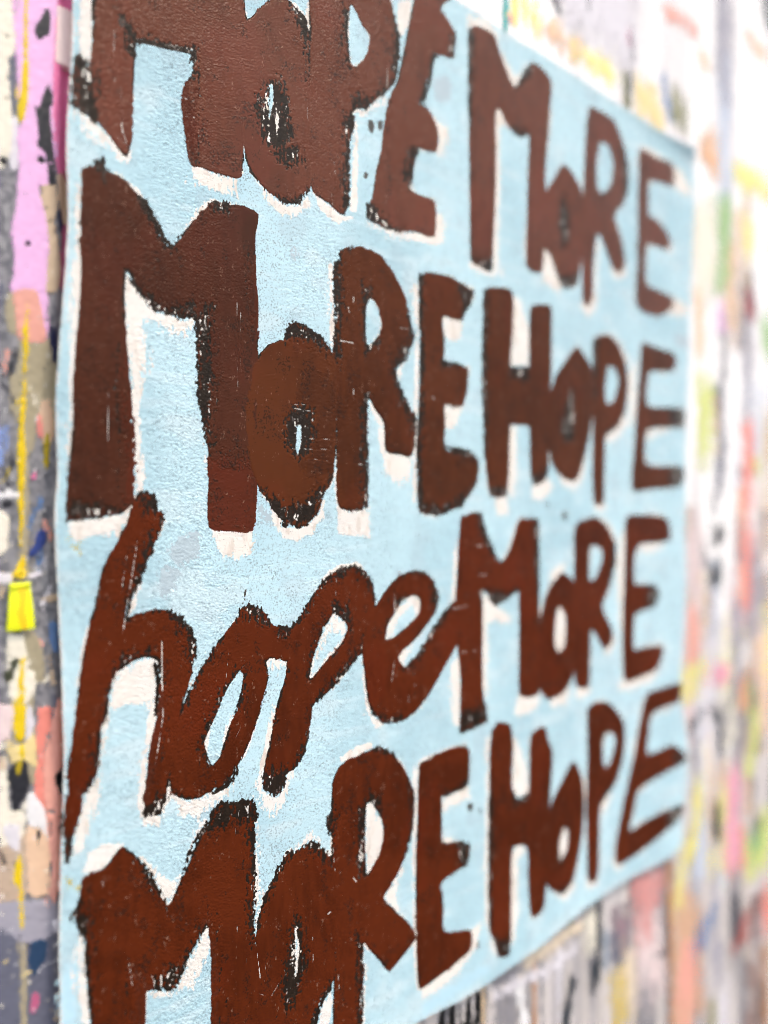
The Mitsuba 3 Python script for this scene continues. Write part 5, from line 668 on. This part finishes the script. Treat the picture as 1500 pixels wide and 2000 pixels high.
('R',4,'MORE',[(481.6,1238.4),(488.4,1244.5),(509.0,1247.8),(530.4,1250.8),(539.8,1251.0),(554.5,1243.6),(571.7,1226.1),(583.2,1207.8),(590.2,1189.3),(589.0,1155.6),(580.3,1125.8),(565.2,1104.7),(546.9,1088.8),(562.6,1070.2),(583.3,1048.4),(595.8,1028.6),(583.1,1020.5),(563.8,1010.8),(554.8,1007.2),(545.0,1018.8),(530.4,1037.0),(516.8,1051.9),(518.5,1020.2),(516.7,967.5),(512.9,879.6),(481.1,885.4),(478.4,984.4),(479.3,1027.1),(478.7,1077.7),(476.2,1129.9),(475.4,1157.4),(475.9,1174.3),(467.2,1192.7),(474.9,1198.4),(475.5,1226.5)],[[(522.7,1196.4),(532.7,1189.5),(544.6,1170.5),(545.7,1151.0),(538.7,1135.0),(523.6,1121.9),(520.4,1153.0),(520.7,1179.7)]],[[(510.7,1193.1),(521.9,1197.6),(521.4,1179.6),(520.4,1153.0),(522.9,1121.1),(511.6,1118.3),(508.5,1151.2)],[(519.1,1199.4),(526.2,1205.1),(539.3,1196.5),(548.3,1172.3),(545.5,1162.1),(533.5,1188.7)],[(467.2,1192.7),(475.5,1199.2),(480.9,1190.5),(477.1,1176.0),(473.2,1179.8)],[(529.6,1249.8),(539.8,1251.5),(554.5,1244.1),(561.9,1237.0),(545.6,1242.7)],[(508.4,1066.7),(516.8,1051.9),(518.5,1020.2),(516.7,972.8),(510.5,970.2),(511.3,1033.8)],[(583.2,1207.8),(591.0,1189.1),(589.8,1154.3),(581.1,1125.0),(583.5,1157.1)]],[],[[(522.7,1196.4),(532.7,1189.5),(544.6,1170.5),(545.7,1151.0),(538.7,1135.0),(523.6,1121.9),(520.4,1153.0),(520.7,1179.7)],[(547.7,1089.1),(567.5,1104.5),(578.2,1113.5),(562.8,1085.0),(577.9,1054.8),(565.7,1067.5)],[(518.2,1047.1),(521.3,1019.1),(520.2,965.9),(515.7,941.6),(517.3,1004.6)],[(489.0,1245.4),(511.1,1249.0),(531.1,1252.2),(528.3,1258.1),(504.3,1256.7),(486.5,1251.2)]],[],0),
('E',4,'MORE',[(599.1,1216.6),(605.6,1220.9),(639.5,1225.8),(679.9,1223.5),(682.8,1196.7),(680.0,1179.2),(641.9,1175.4),(635.1,1174.1),(636.2,1148.6),(637.7,1120.5),(666.1,1114.7),(685.0,1103.8),(678.3,1084.4),(638.5,1075.9),(640.1,1047.3),(641.3,1017.0),(685.0,1003.5),(686.5,983.0),(674.8,977.2),(642.7,971.9),(603.9,968.5),(597.4,982.6),(595.3,1045.8),(596.1,1121.1)],[],[[(635.1,1178.2),(659.3,1178.2),(680.9,1182.6),(679.1,1177.1),(641.9,1173.0)],[(661.7,1116.6),(685.0,1103.8),(678.4,1082.6),(665.9,1086.4)],[(695.7,986.9),(701.1,977.6),(693.7,976.7)]],[],[[(589.6,1217.6),(597.5,1215.9),(595.2,1125.3),(593.7,1046.4),(595.0,983.6),(604.7,965.9),(593.4,978.5),(590.7,1058.7)],[(635.1,1173.5),(659.3,1173.5),(680.9,1176.6),(684.4,1160.0),(650.6,1159.6),(636.9,1154.3)],[(604.7,967.0),(642.7,971.3),(674.8,976.6),(688.3,982.4),(686.8,1002.3),(705.4,1006.6),(695.6,979.7),(668.7,962.8),(634.3,955.8),(606.3,956.0)],[(600.7,1220.8),(638.7,1227.8),(679.0,1226.7),(679.0,1223.0),(640.4,1223.9)],[(639.4,1119.4),(661.6,1117.8),(639.2,1126.6)]],[],0),
('H',4,'HOPE',[(724.0,1232.5),(760.1,1233.2),(765.9,1203.7),(765.0,1148.5),(777.5,1135.0),(799.3,1137.3),(801.5,1183.0),(805.0,1212.8),(833.5,1216.7),(840.8,1196.3),(851.6,1179.1),(847.8,1132.0),(840.5,1066.3),(831.7,982.9),(803.5,978.2),(798.2,1025.9),(797.0,1067.1),(778.9,1077.7),(764.3,1074.2),(762.2,1011.9),(758.4,949.8),(734.8,954.3),(729.3,977.0),(720.1,991.5),(720.4,1101.0)],[],[[(718.4,1151.4),(724.3,1149.9),(724.9,1062.0),(725.7,987.0),(720.1,991.5)],[(765.0,1148.5),(777.5,1135.0),(799.3,1138.6),(796.9,1130.0),(777.3,1128.6),(764.8,1138.3)],[(729.3,977.0),(758.7,964.9),(758.4,949.1),(734.8,953.7)]],[],[[(767.7,1216.3),(773.0,1215.2),(797.3,1170.7),(799.4,1139.9),(777.6,1137.6),(767.2,1151.8)],[(764.3,1074.2),(778.9,1076.4),(793.8,1066.7),(774.8,1059.4),(776.2,994.3),(766.7,959.4),(760.5,955.3)],[(714.4,1226.9),(720.2,1225.8),(718.4,1101.6),(719.2,995.5),(734.8,953.1),(725.3,962.3),(712.8,1004.0)]],[],0),
('O',4,'HOPE',[(897.6,1156.7),(912.5,1141.4),(922.7,1121.2),(926.1,1084.6),(913.7,1031.3),(896.8,994.0),(875.0,983.7),(847.1,999.2),(831.3,1020.5),(833.7,1068.3),(848.5,1110.1),(872.2,1133.0)],[[(876.9,1072.5),(886.3,1064.3),(883.5,1042.9),(870.5,1032.9),(865.9,1053.5)]],[[(865.8,1045.3),(879.9,1039.8),(872.8,1022.5),(863.4,1029.5)],[(847.1,999.2),(875.1,991.3),(894.4,997.6),(896.8,992.6),(875.0,982.4)]],[],[[(876.9,1072.5),(886.3,1064.3),(883.5,1042.9),(870.5,1032.9),(865.9,1053.5)],[(917.7,1129.5),(927.7,1098.5),(932.7,1111.7),(927.5,1127.3)],[(849.3,995.7),(875.0,981.7),(899.2,993.2),(904.1,984.6),(879.6,971.8)]],[],0),
('P',4,'HOPE',[(933.3,1224.0),(975.3,1226.3),(1002.8,1212.0),(1025.3,1189.9),(1030.4,1164.6),(1024.4,1132.5),(1002.7,1101.0),(970.8,1085.0),(962.4,1060.8),(957.7,980.5),(933.7,985.1),(932.0,1068.8),(934.1,1154.7)],[[(980.2,1180.5),(1002.1,1174.7),(1003.3,1155.0),(982.1,1129.7),(971.3,1140.9),(970.8,1167.6)]],[[(969.5,1169.3),(980.2,1181.9),(1002.2,1176.2),(988.4,1183.3),(969.5,1179.6)],[(1002.7,1101.0),(970.8,1083.5),(970.9,1093.8)]],[],[[(931.2,985.9),(957.7,979.0),(956.6,969.1),(931.3,972.9)],[(968.2,1082.7),(997.4,1093.3),(989.2,1075.9),(970.4,1066.0)]],[],0),
('E',4,'HOPE',[(1096.4,1218.1),(1145.2,1219.5),(1196.5,1219.3),(1194.1,1192.9),(1146.4,1190.7),(1109.3,1184.1),(1099.6,1158.9),(1095.4,1125.0),(1136.1,1122.9),(1178.0,1122.6),(1217.0,1093.0),(1151.3,1085.7),(1071.2,1078.6),(1056.1,1051.4),(1041.8,1021.5),(1088.4,1024.2),(1204.2,1020.1),(1192.9,999.5),(1124.9,988.8),(1050.7,982.3),(1008.7,982.7),(1003.4,1008.3),(1030.5,1073.2),(1059.3,1137.3),(1078.8,1186.4)],[],[[(1181.2,1118.7),(1220.4,1092.3),(1183.6,1090.1),(1174.1,1103.7)],[(1158.3,1020.1),(1204.2,1020.1),(1192.9,997.9),(1151.2,992.7)]],[],[[(1039.1,1086.3),(1059.8,1158.8),(1069.4,1172.5),(1053.2,1113.9),(1033.4,1072.4),(1009.1,1018.6)],[(1000.7,1006.1),(1008.7,981.2),(1028.0,975.3),(1006.2,971.4),(995.3,985.2)],[(1112.4,1182.0),(1146.5,1187.4),(1168.7,1183.7),(1137.3,1180.9)]],[],0)]
SCRATCHES = np.array([(272.6,1476.3,261.0,1401.5,0.52),(294.7,1390.7,295.4,1326.4,0.66),(295.4,1326.4,288.0,1284.8,0.53),(305.8,1399.1,305.9,1377.1,0.36),(358.4,1373.0,355.3,1343.5,0.38),(350.1,1348.8,346.6,1308.4,0.37),(484.4,1440.3,482.1,1414.6,0.42),(380.8,1408.0,380.3,1401.0,0.48),(421.9,1387.3,420.7,1377.6,0.6),(370.7,1303.9,362.5,1291.6,0.33),(263.9,1466.4,259.0,1433.1,0.34),(247.1,1664.6,247.9,1557.7,0.29),(367.2,1690.9,367.9,1611.8,0.47),(371.0,1686.9,371.3,1630.9,0.33),(258.6,1817.4,264.8,1798.3,0.42),(243.6,1812.1,262.7,1801.0,0.25),(428.4,1603.6,444.2,1605.1,0.35),(429.6,1600.2,450.4,1599.1,0.35),(419.9,1570.5,478.6,1573.2,0.3),(428.2,1560.7,472.0,1562.6,0.35),(446.6,1552.6,471.9,1551.3,0.31),(497.6,1709.5,498.9,1704.5,0.8),(486.6,1673.7,504.2,1673.7,0.69),(504.8,1626.5,504.9,1621.3,0.75),(512.3,1549.9,518.6,1549.1,0.76),(555.2,2009.7,554.0,1956.7,0.45),(562.9,1411.5,563.9,1381.0,0.56),(597.6,1414.7,598.3,1397.6,0.46),(616.1,1396.1,615.6,1370.3,0.47),(589.8,1330.6,592.1,1307.7,0.46),(561.6,1339.9,557.9,1318.3,0.79),(582.1,1306.4,583.1,1286.5,0.46),(697.7,1459.5,709.0,1459.1,0.56),(655.1,1387.7,682.9,1388.9,0.54),(702.5,1423.6,715.8,1424.1,0.56),(668.1,1335.0,695.9,1334.6,0.49),(683.7,1263.5,685.9,1244.8,0.74),(388.5,1091.4,392.3,1065.8,0.68),(391.0,1051.8,399.4,1045.9,0.48),(405.1,1043.5,413.5,1052.4,0.49),(365.3,1214.4,364.4,1198.3,0.38),(367.1,1123.0,367.7,1113.4,0.43),(376.4,1100.8,377.2,1086.2,0.33),(243.7,1204.1,244.5,1191.6,0.33),(298.6,1171.4,299.0,1156.1,0.44),(264.9,1134.4,268.6,1109.6,0.43),(285.5,1111.2,288.3,1103.5,0.44),(470.9,1098.4,474.8,1099.6,0.73),(485.5,1134.6,489.5,1137.0,0.53),(504.6,1123.3,508.8,1118.2,0.86),(477.3,1165.7,480.2,1138.9,0.52),(484.4,1033.9,486.0,1017.6,0.53),(570.7,1700.5,583.3,1701.5,0.45),(311.0,1857.5,324.6,1859.2,0.36),(312.0,1842.4,325.6,1844.8,0.36),(504.7,1721.3,504.6,1716.0,0.75),(622.8,1630.6,625.3,1627.9,0.88),(886.1,1290.7,888.6,1283.4,0.71),(733.9,1827.3,739.8,1826.1,0.96),(398.8,1077.8,396.5,1054.4,0.39),(447.4,1896.8,447.7,1881.7,0.36),(480.0,1853.8,482.3,1836.2,0.42),(476.8,1819.1,478.1,1806.6,0.42),(253.2,1890.5,254.1,1849.4,0.34),(259.3,1847.1,259.8,1809.3,0.42),(282.7,1200.2,285.3,1182.3,0.44),(445.5,1099.9,448.1,1078.8,0.41),(451.8,1082.5,453.4,1051.4,0.36)])
WHERE = {1: 'first', 2: 'second', 3: 'third', 4: 'fourth'}
XS_ALL = columns(200, 1300)
ZS_ALL = np.arange(700, 2200, .8)


def crop(pts, pad):
    P = np.asarray(pts, float)
    a, b = np.searchsorted(XS_ALL, (P[:, 0].min() - pad, P[:, 0].max() + pad))
    c, d = np.searchsorted(ZS_ALL, (P[:, 1].min() - pad, P[:, 1].max() + pad))
    return XS_ALL[max(a - 1, 0):b + 1], ZS_ALL[max(c - 1, 0):d + 1]


def union(polys, X, Z):
    d = np.full(X.shape, -1e3)
    for q in polys: d = np.maximum(d, sdf(q, X, Z))
    return d


for k, (char, row, word, out, holes, dark, red, cream, over, var) in enumerate(LETTERS):
    P = smooth_outline(out)
    xs, zs = crop(np.vstack([P] + [np.array(c_) for c_ in cream] + [np.array(c_) for c_ in dark]), 14)
    X, Z = np.meshgrid(xs, zs)
    far = np.clip((X - 210) / 1000, 0, 1)
    d0 = sdf(P, X, Z)
    for h_ in holes: d0 = np.minimum(d0, -sdf(smooth_outline(h_), X, Z))
    n7, n2 = N(X, Z, 8, 8, 1) - .5, N(X, Z, 1.7, 1.7, 2, 2) - .5
    speck = N(X, Z, 1.9, 2.6, 5, 2)
    d0 = d0 + 1.6 * far
    d = d0 + 1.8 * n7 + 2.4 * (N(X, Z, 3.2, 3.2, 17, 2) - .5) * np.clip(N(X, Z, 30, 30, 18) * 2 - .3, 0.2, 1) + 1.5 * n2
    # scratches: thin lines that bare the ground
    scr = np.full(X.shape, -9.0)
    for x0, z0, x1, z1, w in SCRATCHES:
        if max(x0, x1) < xs[0] or min(x0, x1) > xs[-1] or max(z0, z1) < zs[0] or min(z0, z1) > zs[-1]: continue
        ex, ez = x1 - x0, z1 - z0
        t = np.clip(((X - x0) * ex + (Z - z0) * ez) / max(ex * ex + ez * ez, 1e-9), 0, 1)
        scr = np.maximum(scr, w * .62 - np.hypot(X - x0 - t * ex, Z - z0 - t * ez) - 1.0 * np.clip(N(X, Z, 2, 7, 31, 2) - .5, -.1, 1))
    dark_d = union(dark, X, Z)
    red_d = union(red, X, Z)
    cream_d = union(cream, X, Z)
    tex = .5 * N(X, Z, 1.4, 2.2, 40, 2) + .5 * N(X, Z, 1.6, 20, 41, 3) - .5
    feather = lambda q, m, amp=17.0: q * (1 - .72 * m) + amp * m * tex      # a dry brush: the edge breaks up into grains and streaks
    mb = np.clip((N(X, Z, 26, 34, 6) - .44) * 3.4, 0, 1)
    md = np.clip((N(X, Z, 22, 34, 12) - .47) * 3.4, 0, 1)
    md = np.maximum(md, .9 * np.clip((dark_d + 3) / 3, 0, 1))
    mc = .35 + .65 * np.clip((N(X, Z, 24, 30, 44) - .35) * 3, 0, 1)
    margin = 2.5 * np.clip((N(X, Z, 24, 38, 46) - .42) * 3.0, 0, 1) * (.6 + .8 * N(X, Z, 5, 9, 7)) + 1.2 * mb
    islands = 22 * np.clip(speck - .60, 0, 1) * np.exp(-np.abs(d0) / 5) * np.clip(N(X, Z, 22, 30, 19) * 3 - 1.2, 0, 1)
    fb = np.minimum.reduce([feather(d - margin - islands * .6, .8 * mb), -feather(dark_d + 1.5 * n7 - .6, .92), -feather(red_d + 2.0 * n7, .9, 26), -scr])
    hair = N(X, Z, .9, 40, 8, 2)                # a few bare hairlines through the brown
    fb = np.minimum(fb, np.where((hair > .80) & (N(X, Z, 14, 30, 9) > .56), -.1, 9))
    fd = np.minimum(np.maximum(feather(d - .15, .85 * md), np.minimum(feather(dark_d + 1.0 + 1.2 * n7, .5), d0 + 4)), -scr)
    fd = np.minimum(fd, np.where(dark_d > .2, 9 * (.615 + .12 * np.exp(-np.clip(dark_d, 0, 20) / 2) - .40 * N(X, Z, 1.3, 2.0, 13, 2) - .60 * N(X, Z, 3, 22, 16, 3)), 9))
    for h_ in holes: fd = np.minimum(fd, -(sdf(smooth_outline(h_), X, Z) - .2 + 5 * tex))
    halo = -2.6 + 5.6 * np.clip((N(X, Z, 30, 36, 14) - .40) * 2.8, 0, 1)
    fc = np.maximum(feather(d0 + halo + 1.8 * n7, .6 * mc), feather(cream_d + .2 + 2.4 * n7, .95 * mc))
    key = f'painted_canvas__letter' if k == 0 else f'painted_canvas__letter_{k:03d}'
    m = film(xs, zs, fb, .34 + .03 * (k % 5), .30, 1.1, cloth_y, lambda x, z, f: .26 * (N(f + 3 * N(x, z, 40, 40, 25), x * .02 + z * .02, 1.7, 1.0, 21, 2) - .5) * np.clip(N(x, z, 25, 25, 26) * 2.4 - .6, .1, 1))
    put(key, m, 'brown_orange' if var == 1 else 'brown_sheen' if row == 1 else 'brown_dull' if row == 2 and char == 'M' else 'brown_warm' if row == 2 else 'brown', True)
    labels[key] = {'label': f"brown painted letter {char} in {'lower case' if char.islower() else 'capitals'} in the {'larger' if X.mean() < 650 else 'smaller'} word {word} on the {WHERE[row]} line"}
    m = film(xs, zs, np.minimum(fd, 2.5 - fb), .22, .10, .6, cloth_y)
    if m is not None: put(key + '__dark_underpaint', m, 'dark', True)
    m = film(xs, zs, np.minimum(fc, 3.0 - np.minimum(fd, fb + 1.5)), .09, .08, .8, cloth_y)
    if m is not None: put(key + '__cream_border', m, 'cream', True)
    if red:
        for q in red:
            m = film(xs, zs, np.minimum.reduce([sdf(q, X, Z) + 6.0 + 1.2 * n7, feather(d + .5, .6 * mb), -scr, 6 - fb]), .30, .10, .6, cloth_y)
            if m is not None: put(key + '__red_underpaint', m, 'red', True)
    for col, q in over:
        m = film(xs, zs, np.minimum(fb - .6, feather(sdf(smooth_outline(q), X, Z) + 3.0 * n7, .8)), .62 + .03 * (k % 5), .16, 1.6, cloth_y)
        if m is not None: put(key + '__dark_overpaint', m, col, True)

SMUDGES = [('smudge_gray',[(300.8,1467.3),(310.3,1478.0),(324.9,1480.3),(330.8,1472.1),(324.8,1458.9),(315.0,1452.2),(304.5,1456.2)]),('smudge_gray',[(289.8,1437.0),(294.3,1451.5),(303.6,1456.3),(313.1,1447.9),(307.4,1434.2),(299.0,1426.9)]),('yellow_ochre',[(216.6,1480.1),(221.5,1472.8),(227.2,1466.9),(225.2,1475.1),(227.2,1479.8),(222.3,1473.5),(218.2,1481.6)]),('yellow_ochre',[(214.5,1216.1),(218.5,1210.8),(224.1,1206.5),(223.3,1204.4),(217.7,1208.7)]),('smudge_gray',[(392.6,1507.2),(400.7,1500.0),(411.1,1495.1),(405.4,1485.5),(395.0,1490.4)]),('stain_dark',[(528.1,1911.7),(532.4,1914.2),(536.0,1908.9),(533.1,1899.9),(527.4,1902.8)]),('stain_dark',[(541.0,1915.0),(547.5,1918.3),(546.8,1909.3),(542.5,1906.2)]),('stain_dark',[(504.2,1907.7),(508.4,1906.0),(506.9,1895.9),(502.7,1893.4)]),('smudge_gray',[(424.9,1750.6),(429.7,1753.7),(433.3,1749.5),(430.2,1744.9),(425.4,1745.8)]),('stain_dark',[(521.5,1855.5),(526.5,1854.9),(524.2,1848.7),(519.9,1849.6)]),('smudge_gray',[(627.9,1995.7),(642.9,2004.2),(656.6,1995.7),(649.6,1976.5),(632.6,1968.1),(624.4,1976.9)]),('stain_dark',[(871.4,1500.0),(880.8,1500.0),(880.8,1488.9),(872.6,1490.3)]),('stain_dark',[(835.2,1512.1),(842.9,1510.9),(839.7,1505.4)]),('stain_dark',[(678.9,1154.1),(686.2,1155.9),(689.9,1148.9),(684.4,1144.8),(679.8,1147.9)]),('stain_dark',[(699.2,1144.0),(704.9,1141.3),(703.0,1136.9)]),('stain_dark',[(681.2,993.5),(688.5,993.2),(690.1,984.1),(682.9,984.4)]),('stain_dark',[(695.7,986.9),(702.0,982.1),(699.2,975.9),(692.8,980.7)]),('smudge_gray',[(1176.8,1789.4),(1227.7,1788.7),(1225.2,1769.8),(1190.9,1769.9)]),('stain_dark',[(374.4,1427.3),(377.7,1429.4),(376.5,1419.2),(374.3,1417.5)]),('blue_light',[(210.8,1143.5),(219.3,1148.1),(224.1,1144.6),(223.3,1114.3),(221.7,1082.9),(211.2,1088.3)]),('blue_light',[(606.3,950.3),(668.7,953.7),(713.9,954.2),(714.0,938.7),(651.4,936.9),(609.4,934.7)])]
for k, (col, pts) in enumerate(SMUDGES):
    P = smooth_outline(pts)
    xs, zs = crop(P, 4)
    if len(xs) < 3 or len(zs) < 3: continue
    X, Z = np.meshgrid(xs, zs)
    d = sdf(P, X, Z)
    soft = col in ('smudge_gray', 'blue_light', 'yellow_ochre')
    F = d * (.16 if soft else 1) + (1.6 if soft else 2.5) * (N(X, Z, 8, 8, k + 90) - .5) + (3.4 if soft else 1.5) * (N(X, Z, 1.4, 2.0, k + 95, 2) - .5) - (.1 if soft else 0)
    if soft: F = np.minimum(F, d + 4)
    m = film(xs, zs, F, .06, .05, .8, cloth_y)
    if m is not None: put('painted_canvas__smudge', m, 'wall_' + col, True)

# ---------------------------------------------------------------- small things fixed to the wall
TAGP = {'sheet':[(176.2,1446.2),(190.4,1446.5),(194.1,1411.0),(173.7,1410.7)],'roll':[(177.5,1443.9),(189.1,1445.1)],'run':[(181.9,1441.3),(187.0,1441.8),(187.4,1434.0),(186.3,1426.3),(187.4,1418.4),(187.7,1411.4),(184.8,1411.3),(181.9,1417.0),(180.8,1424.8),(182.2,1430.5),(181.9,1436.3)],'eye':(184.1,1453.1)}


def tag():
    c = np.array(TAGP['sheet'])
    n = 14
    u = np.linspace(0, 1, n)
    top, bot = np.linspace(c[0], c[1], n), np.linspace(c[3], c[2], n)
    rows = np.linspace(0, 1, 24)
    g = np.array([(1 - r) * top + r * bot for r in rows]) / 1000
    y = WALL_Y - .0035 - .0016 * np.sin(rows * 2.6)[:, None] - .0009 * np.sin(u * 3.1)[None, :]
    V = np.stack([g[..., 0], y, g[..., 1]], -1).reshape(-1, 3)
    i, j = np.meshgrid(np.arange(23), np.arange(n - 1), indexing='ij')
    a = (i * n + j).ravel()
    f = np.vstack([np.stack([a, a + n, a + n + 1], -1), np.stack([a, a + n + 1, a + 1], -1)])
    m = trimesh.Trimesh(V, f, process=False)
    back = trimesh.Trimesh(V + (0, .0006, 0), f[:, ::-1], process=False)
    put('yellow_tag__sheet', trimesh.util.concatenate([m, back]), 'neon_yellow', True)
    # the sheet's rolled-over top edge
    s = np.array(TAGP['roll']) / 1000
    ends = [np.array([q[0], WALL_Y - .0052, q[1]]) for q in s]
    bar = trimesh.util.concatenate([trimesh.creation.cylinder(.0017, segment=ends, sections=18)] + [trimesh.creation.icosphere(2, .0017).apply_translation(q) for q in ends])
    put('yellow_tag__rolled_edge', bar, 'neon_yellow', True)
    # a run of orange paint down its middle
    P = smooth_outline(TAGP['run'])
    xs = np.arange(P[:, 0].min() - 1, P[:, 0].max() + 1, .25); zs = np.arange(P[:, 1].min() - 1, P[:, 1].max() + 1, .3)
    X, Z = np.meshgrid(xs, zs)
    zt, zb = c[0][1], c[3][1]
    xl, xr = c[0][0], c[1][0]
    F = sdf(P, X, Z) + .6 * (N(X, Z, 1.5, 2.5, 131) - .5)
    yt = lambda A, B: WALL_Y - .0035 - .0016 * np.sin(np.clip((zt - B * 1000) / (zt - zb), 0, 1) * 2.6) - .0009
    put('yellow_tag__paint_run', film(xs, zs, F, .10, .15, .5, yt), 'tag_orange', True)
    labels['yellow_tag'] = {'label': 'bright yellow plastic tag with an orange paint run hanging on the left of the canvas', 'category': 'tag'}


tag()


def screw(c, r):
    x, z = c[0] / 1000, c[1] / 1000
    y = float(wall_y(x))
    ring = trimesh.creation.torus(r * .78, r * .40, major_sections=28, minor_sections=12)
    ring.apply_transform(trimesh.transformations.rotation_matrix(math.radians(75), [1, 0, 0]))
    ring.apply_translation((x, y - .0030, z))
    put('screw_eye__ring', ring, 'yellow_gloss', True)
    sh = trimesh.creation.cylinder(r * .3, .012, sections=14)
    sh.apply_transform(trimesh.transformations.rotation_matrix(math.pi / 2, [1, 0, 0]))
    sh.apply_translation((x - r * .6, y + .001, z - r * .3))
    put('screw_eye__shank', sh, 'yellow_gloss', True)
    labels['screw_eye'] = {'label': 'screw eye coated in yellow paint just above the yellow tag', 'category': 'hook'}


screw(TAGP['eye'], .0034)


def block(key, x0, x1, z0, z1, lean, label):
    c = .0008
    w, h, dpt = x1 - x0, z1 - z0, .0095
    b = m3.Manifold.hull_points(np.array([(sx * (w / 2 - a), sy * (dpt / 2 - b_), sz * (h / 2 - c_)) for sx in (-1, 1) for sy in (-1, 1) for sz in (-1, 1)
                                          for a, b_, c_ in ((0, c, c), (c, 0, c), (c, c, 0))]))
    b = b.rotate((0, lean, 0)).translate(((x0 + x1) / 2, WALL_Y + .0035, (z0 + z1) / 2))
    put(key, b, 'pale_pink_paint', 20)
    labels[key] = {'label': label, 'category': 'wooden block'}


BLOCK = [[0.2106,0.224,1.8518,1.8978,2.0]]
block('wooden_block', *BLOCK[0], 'pale pink painted wooden block wedged beside the top left edge of the canvas')
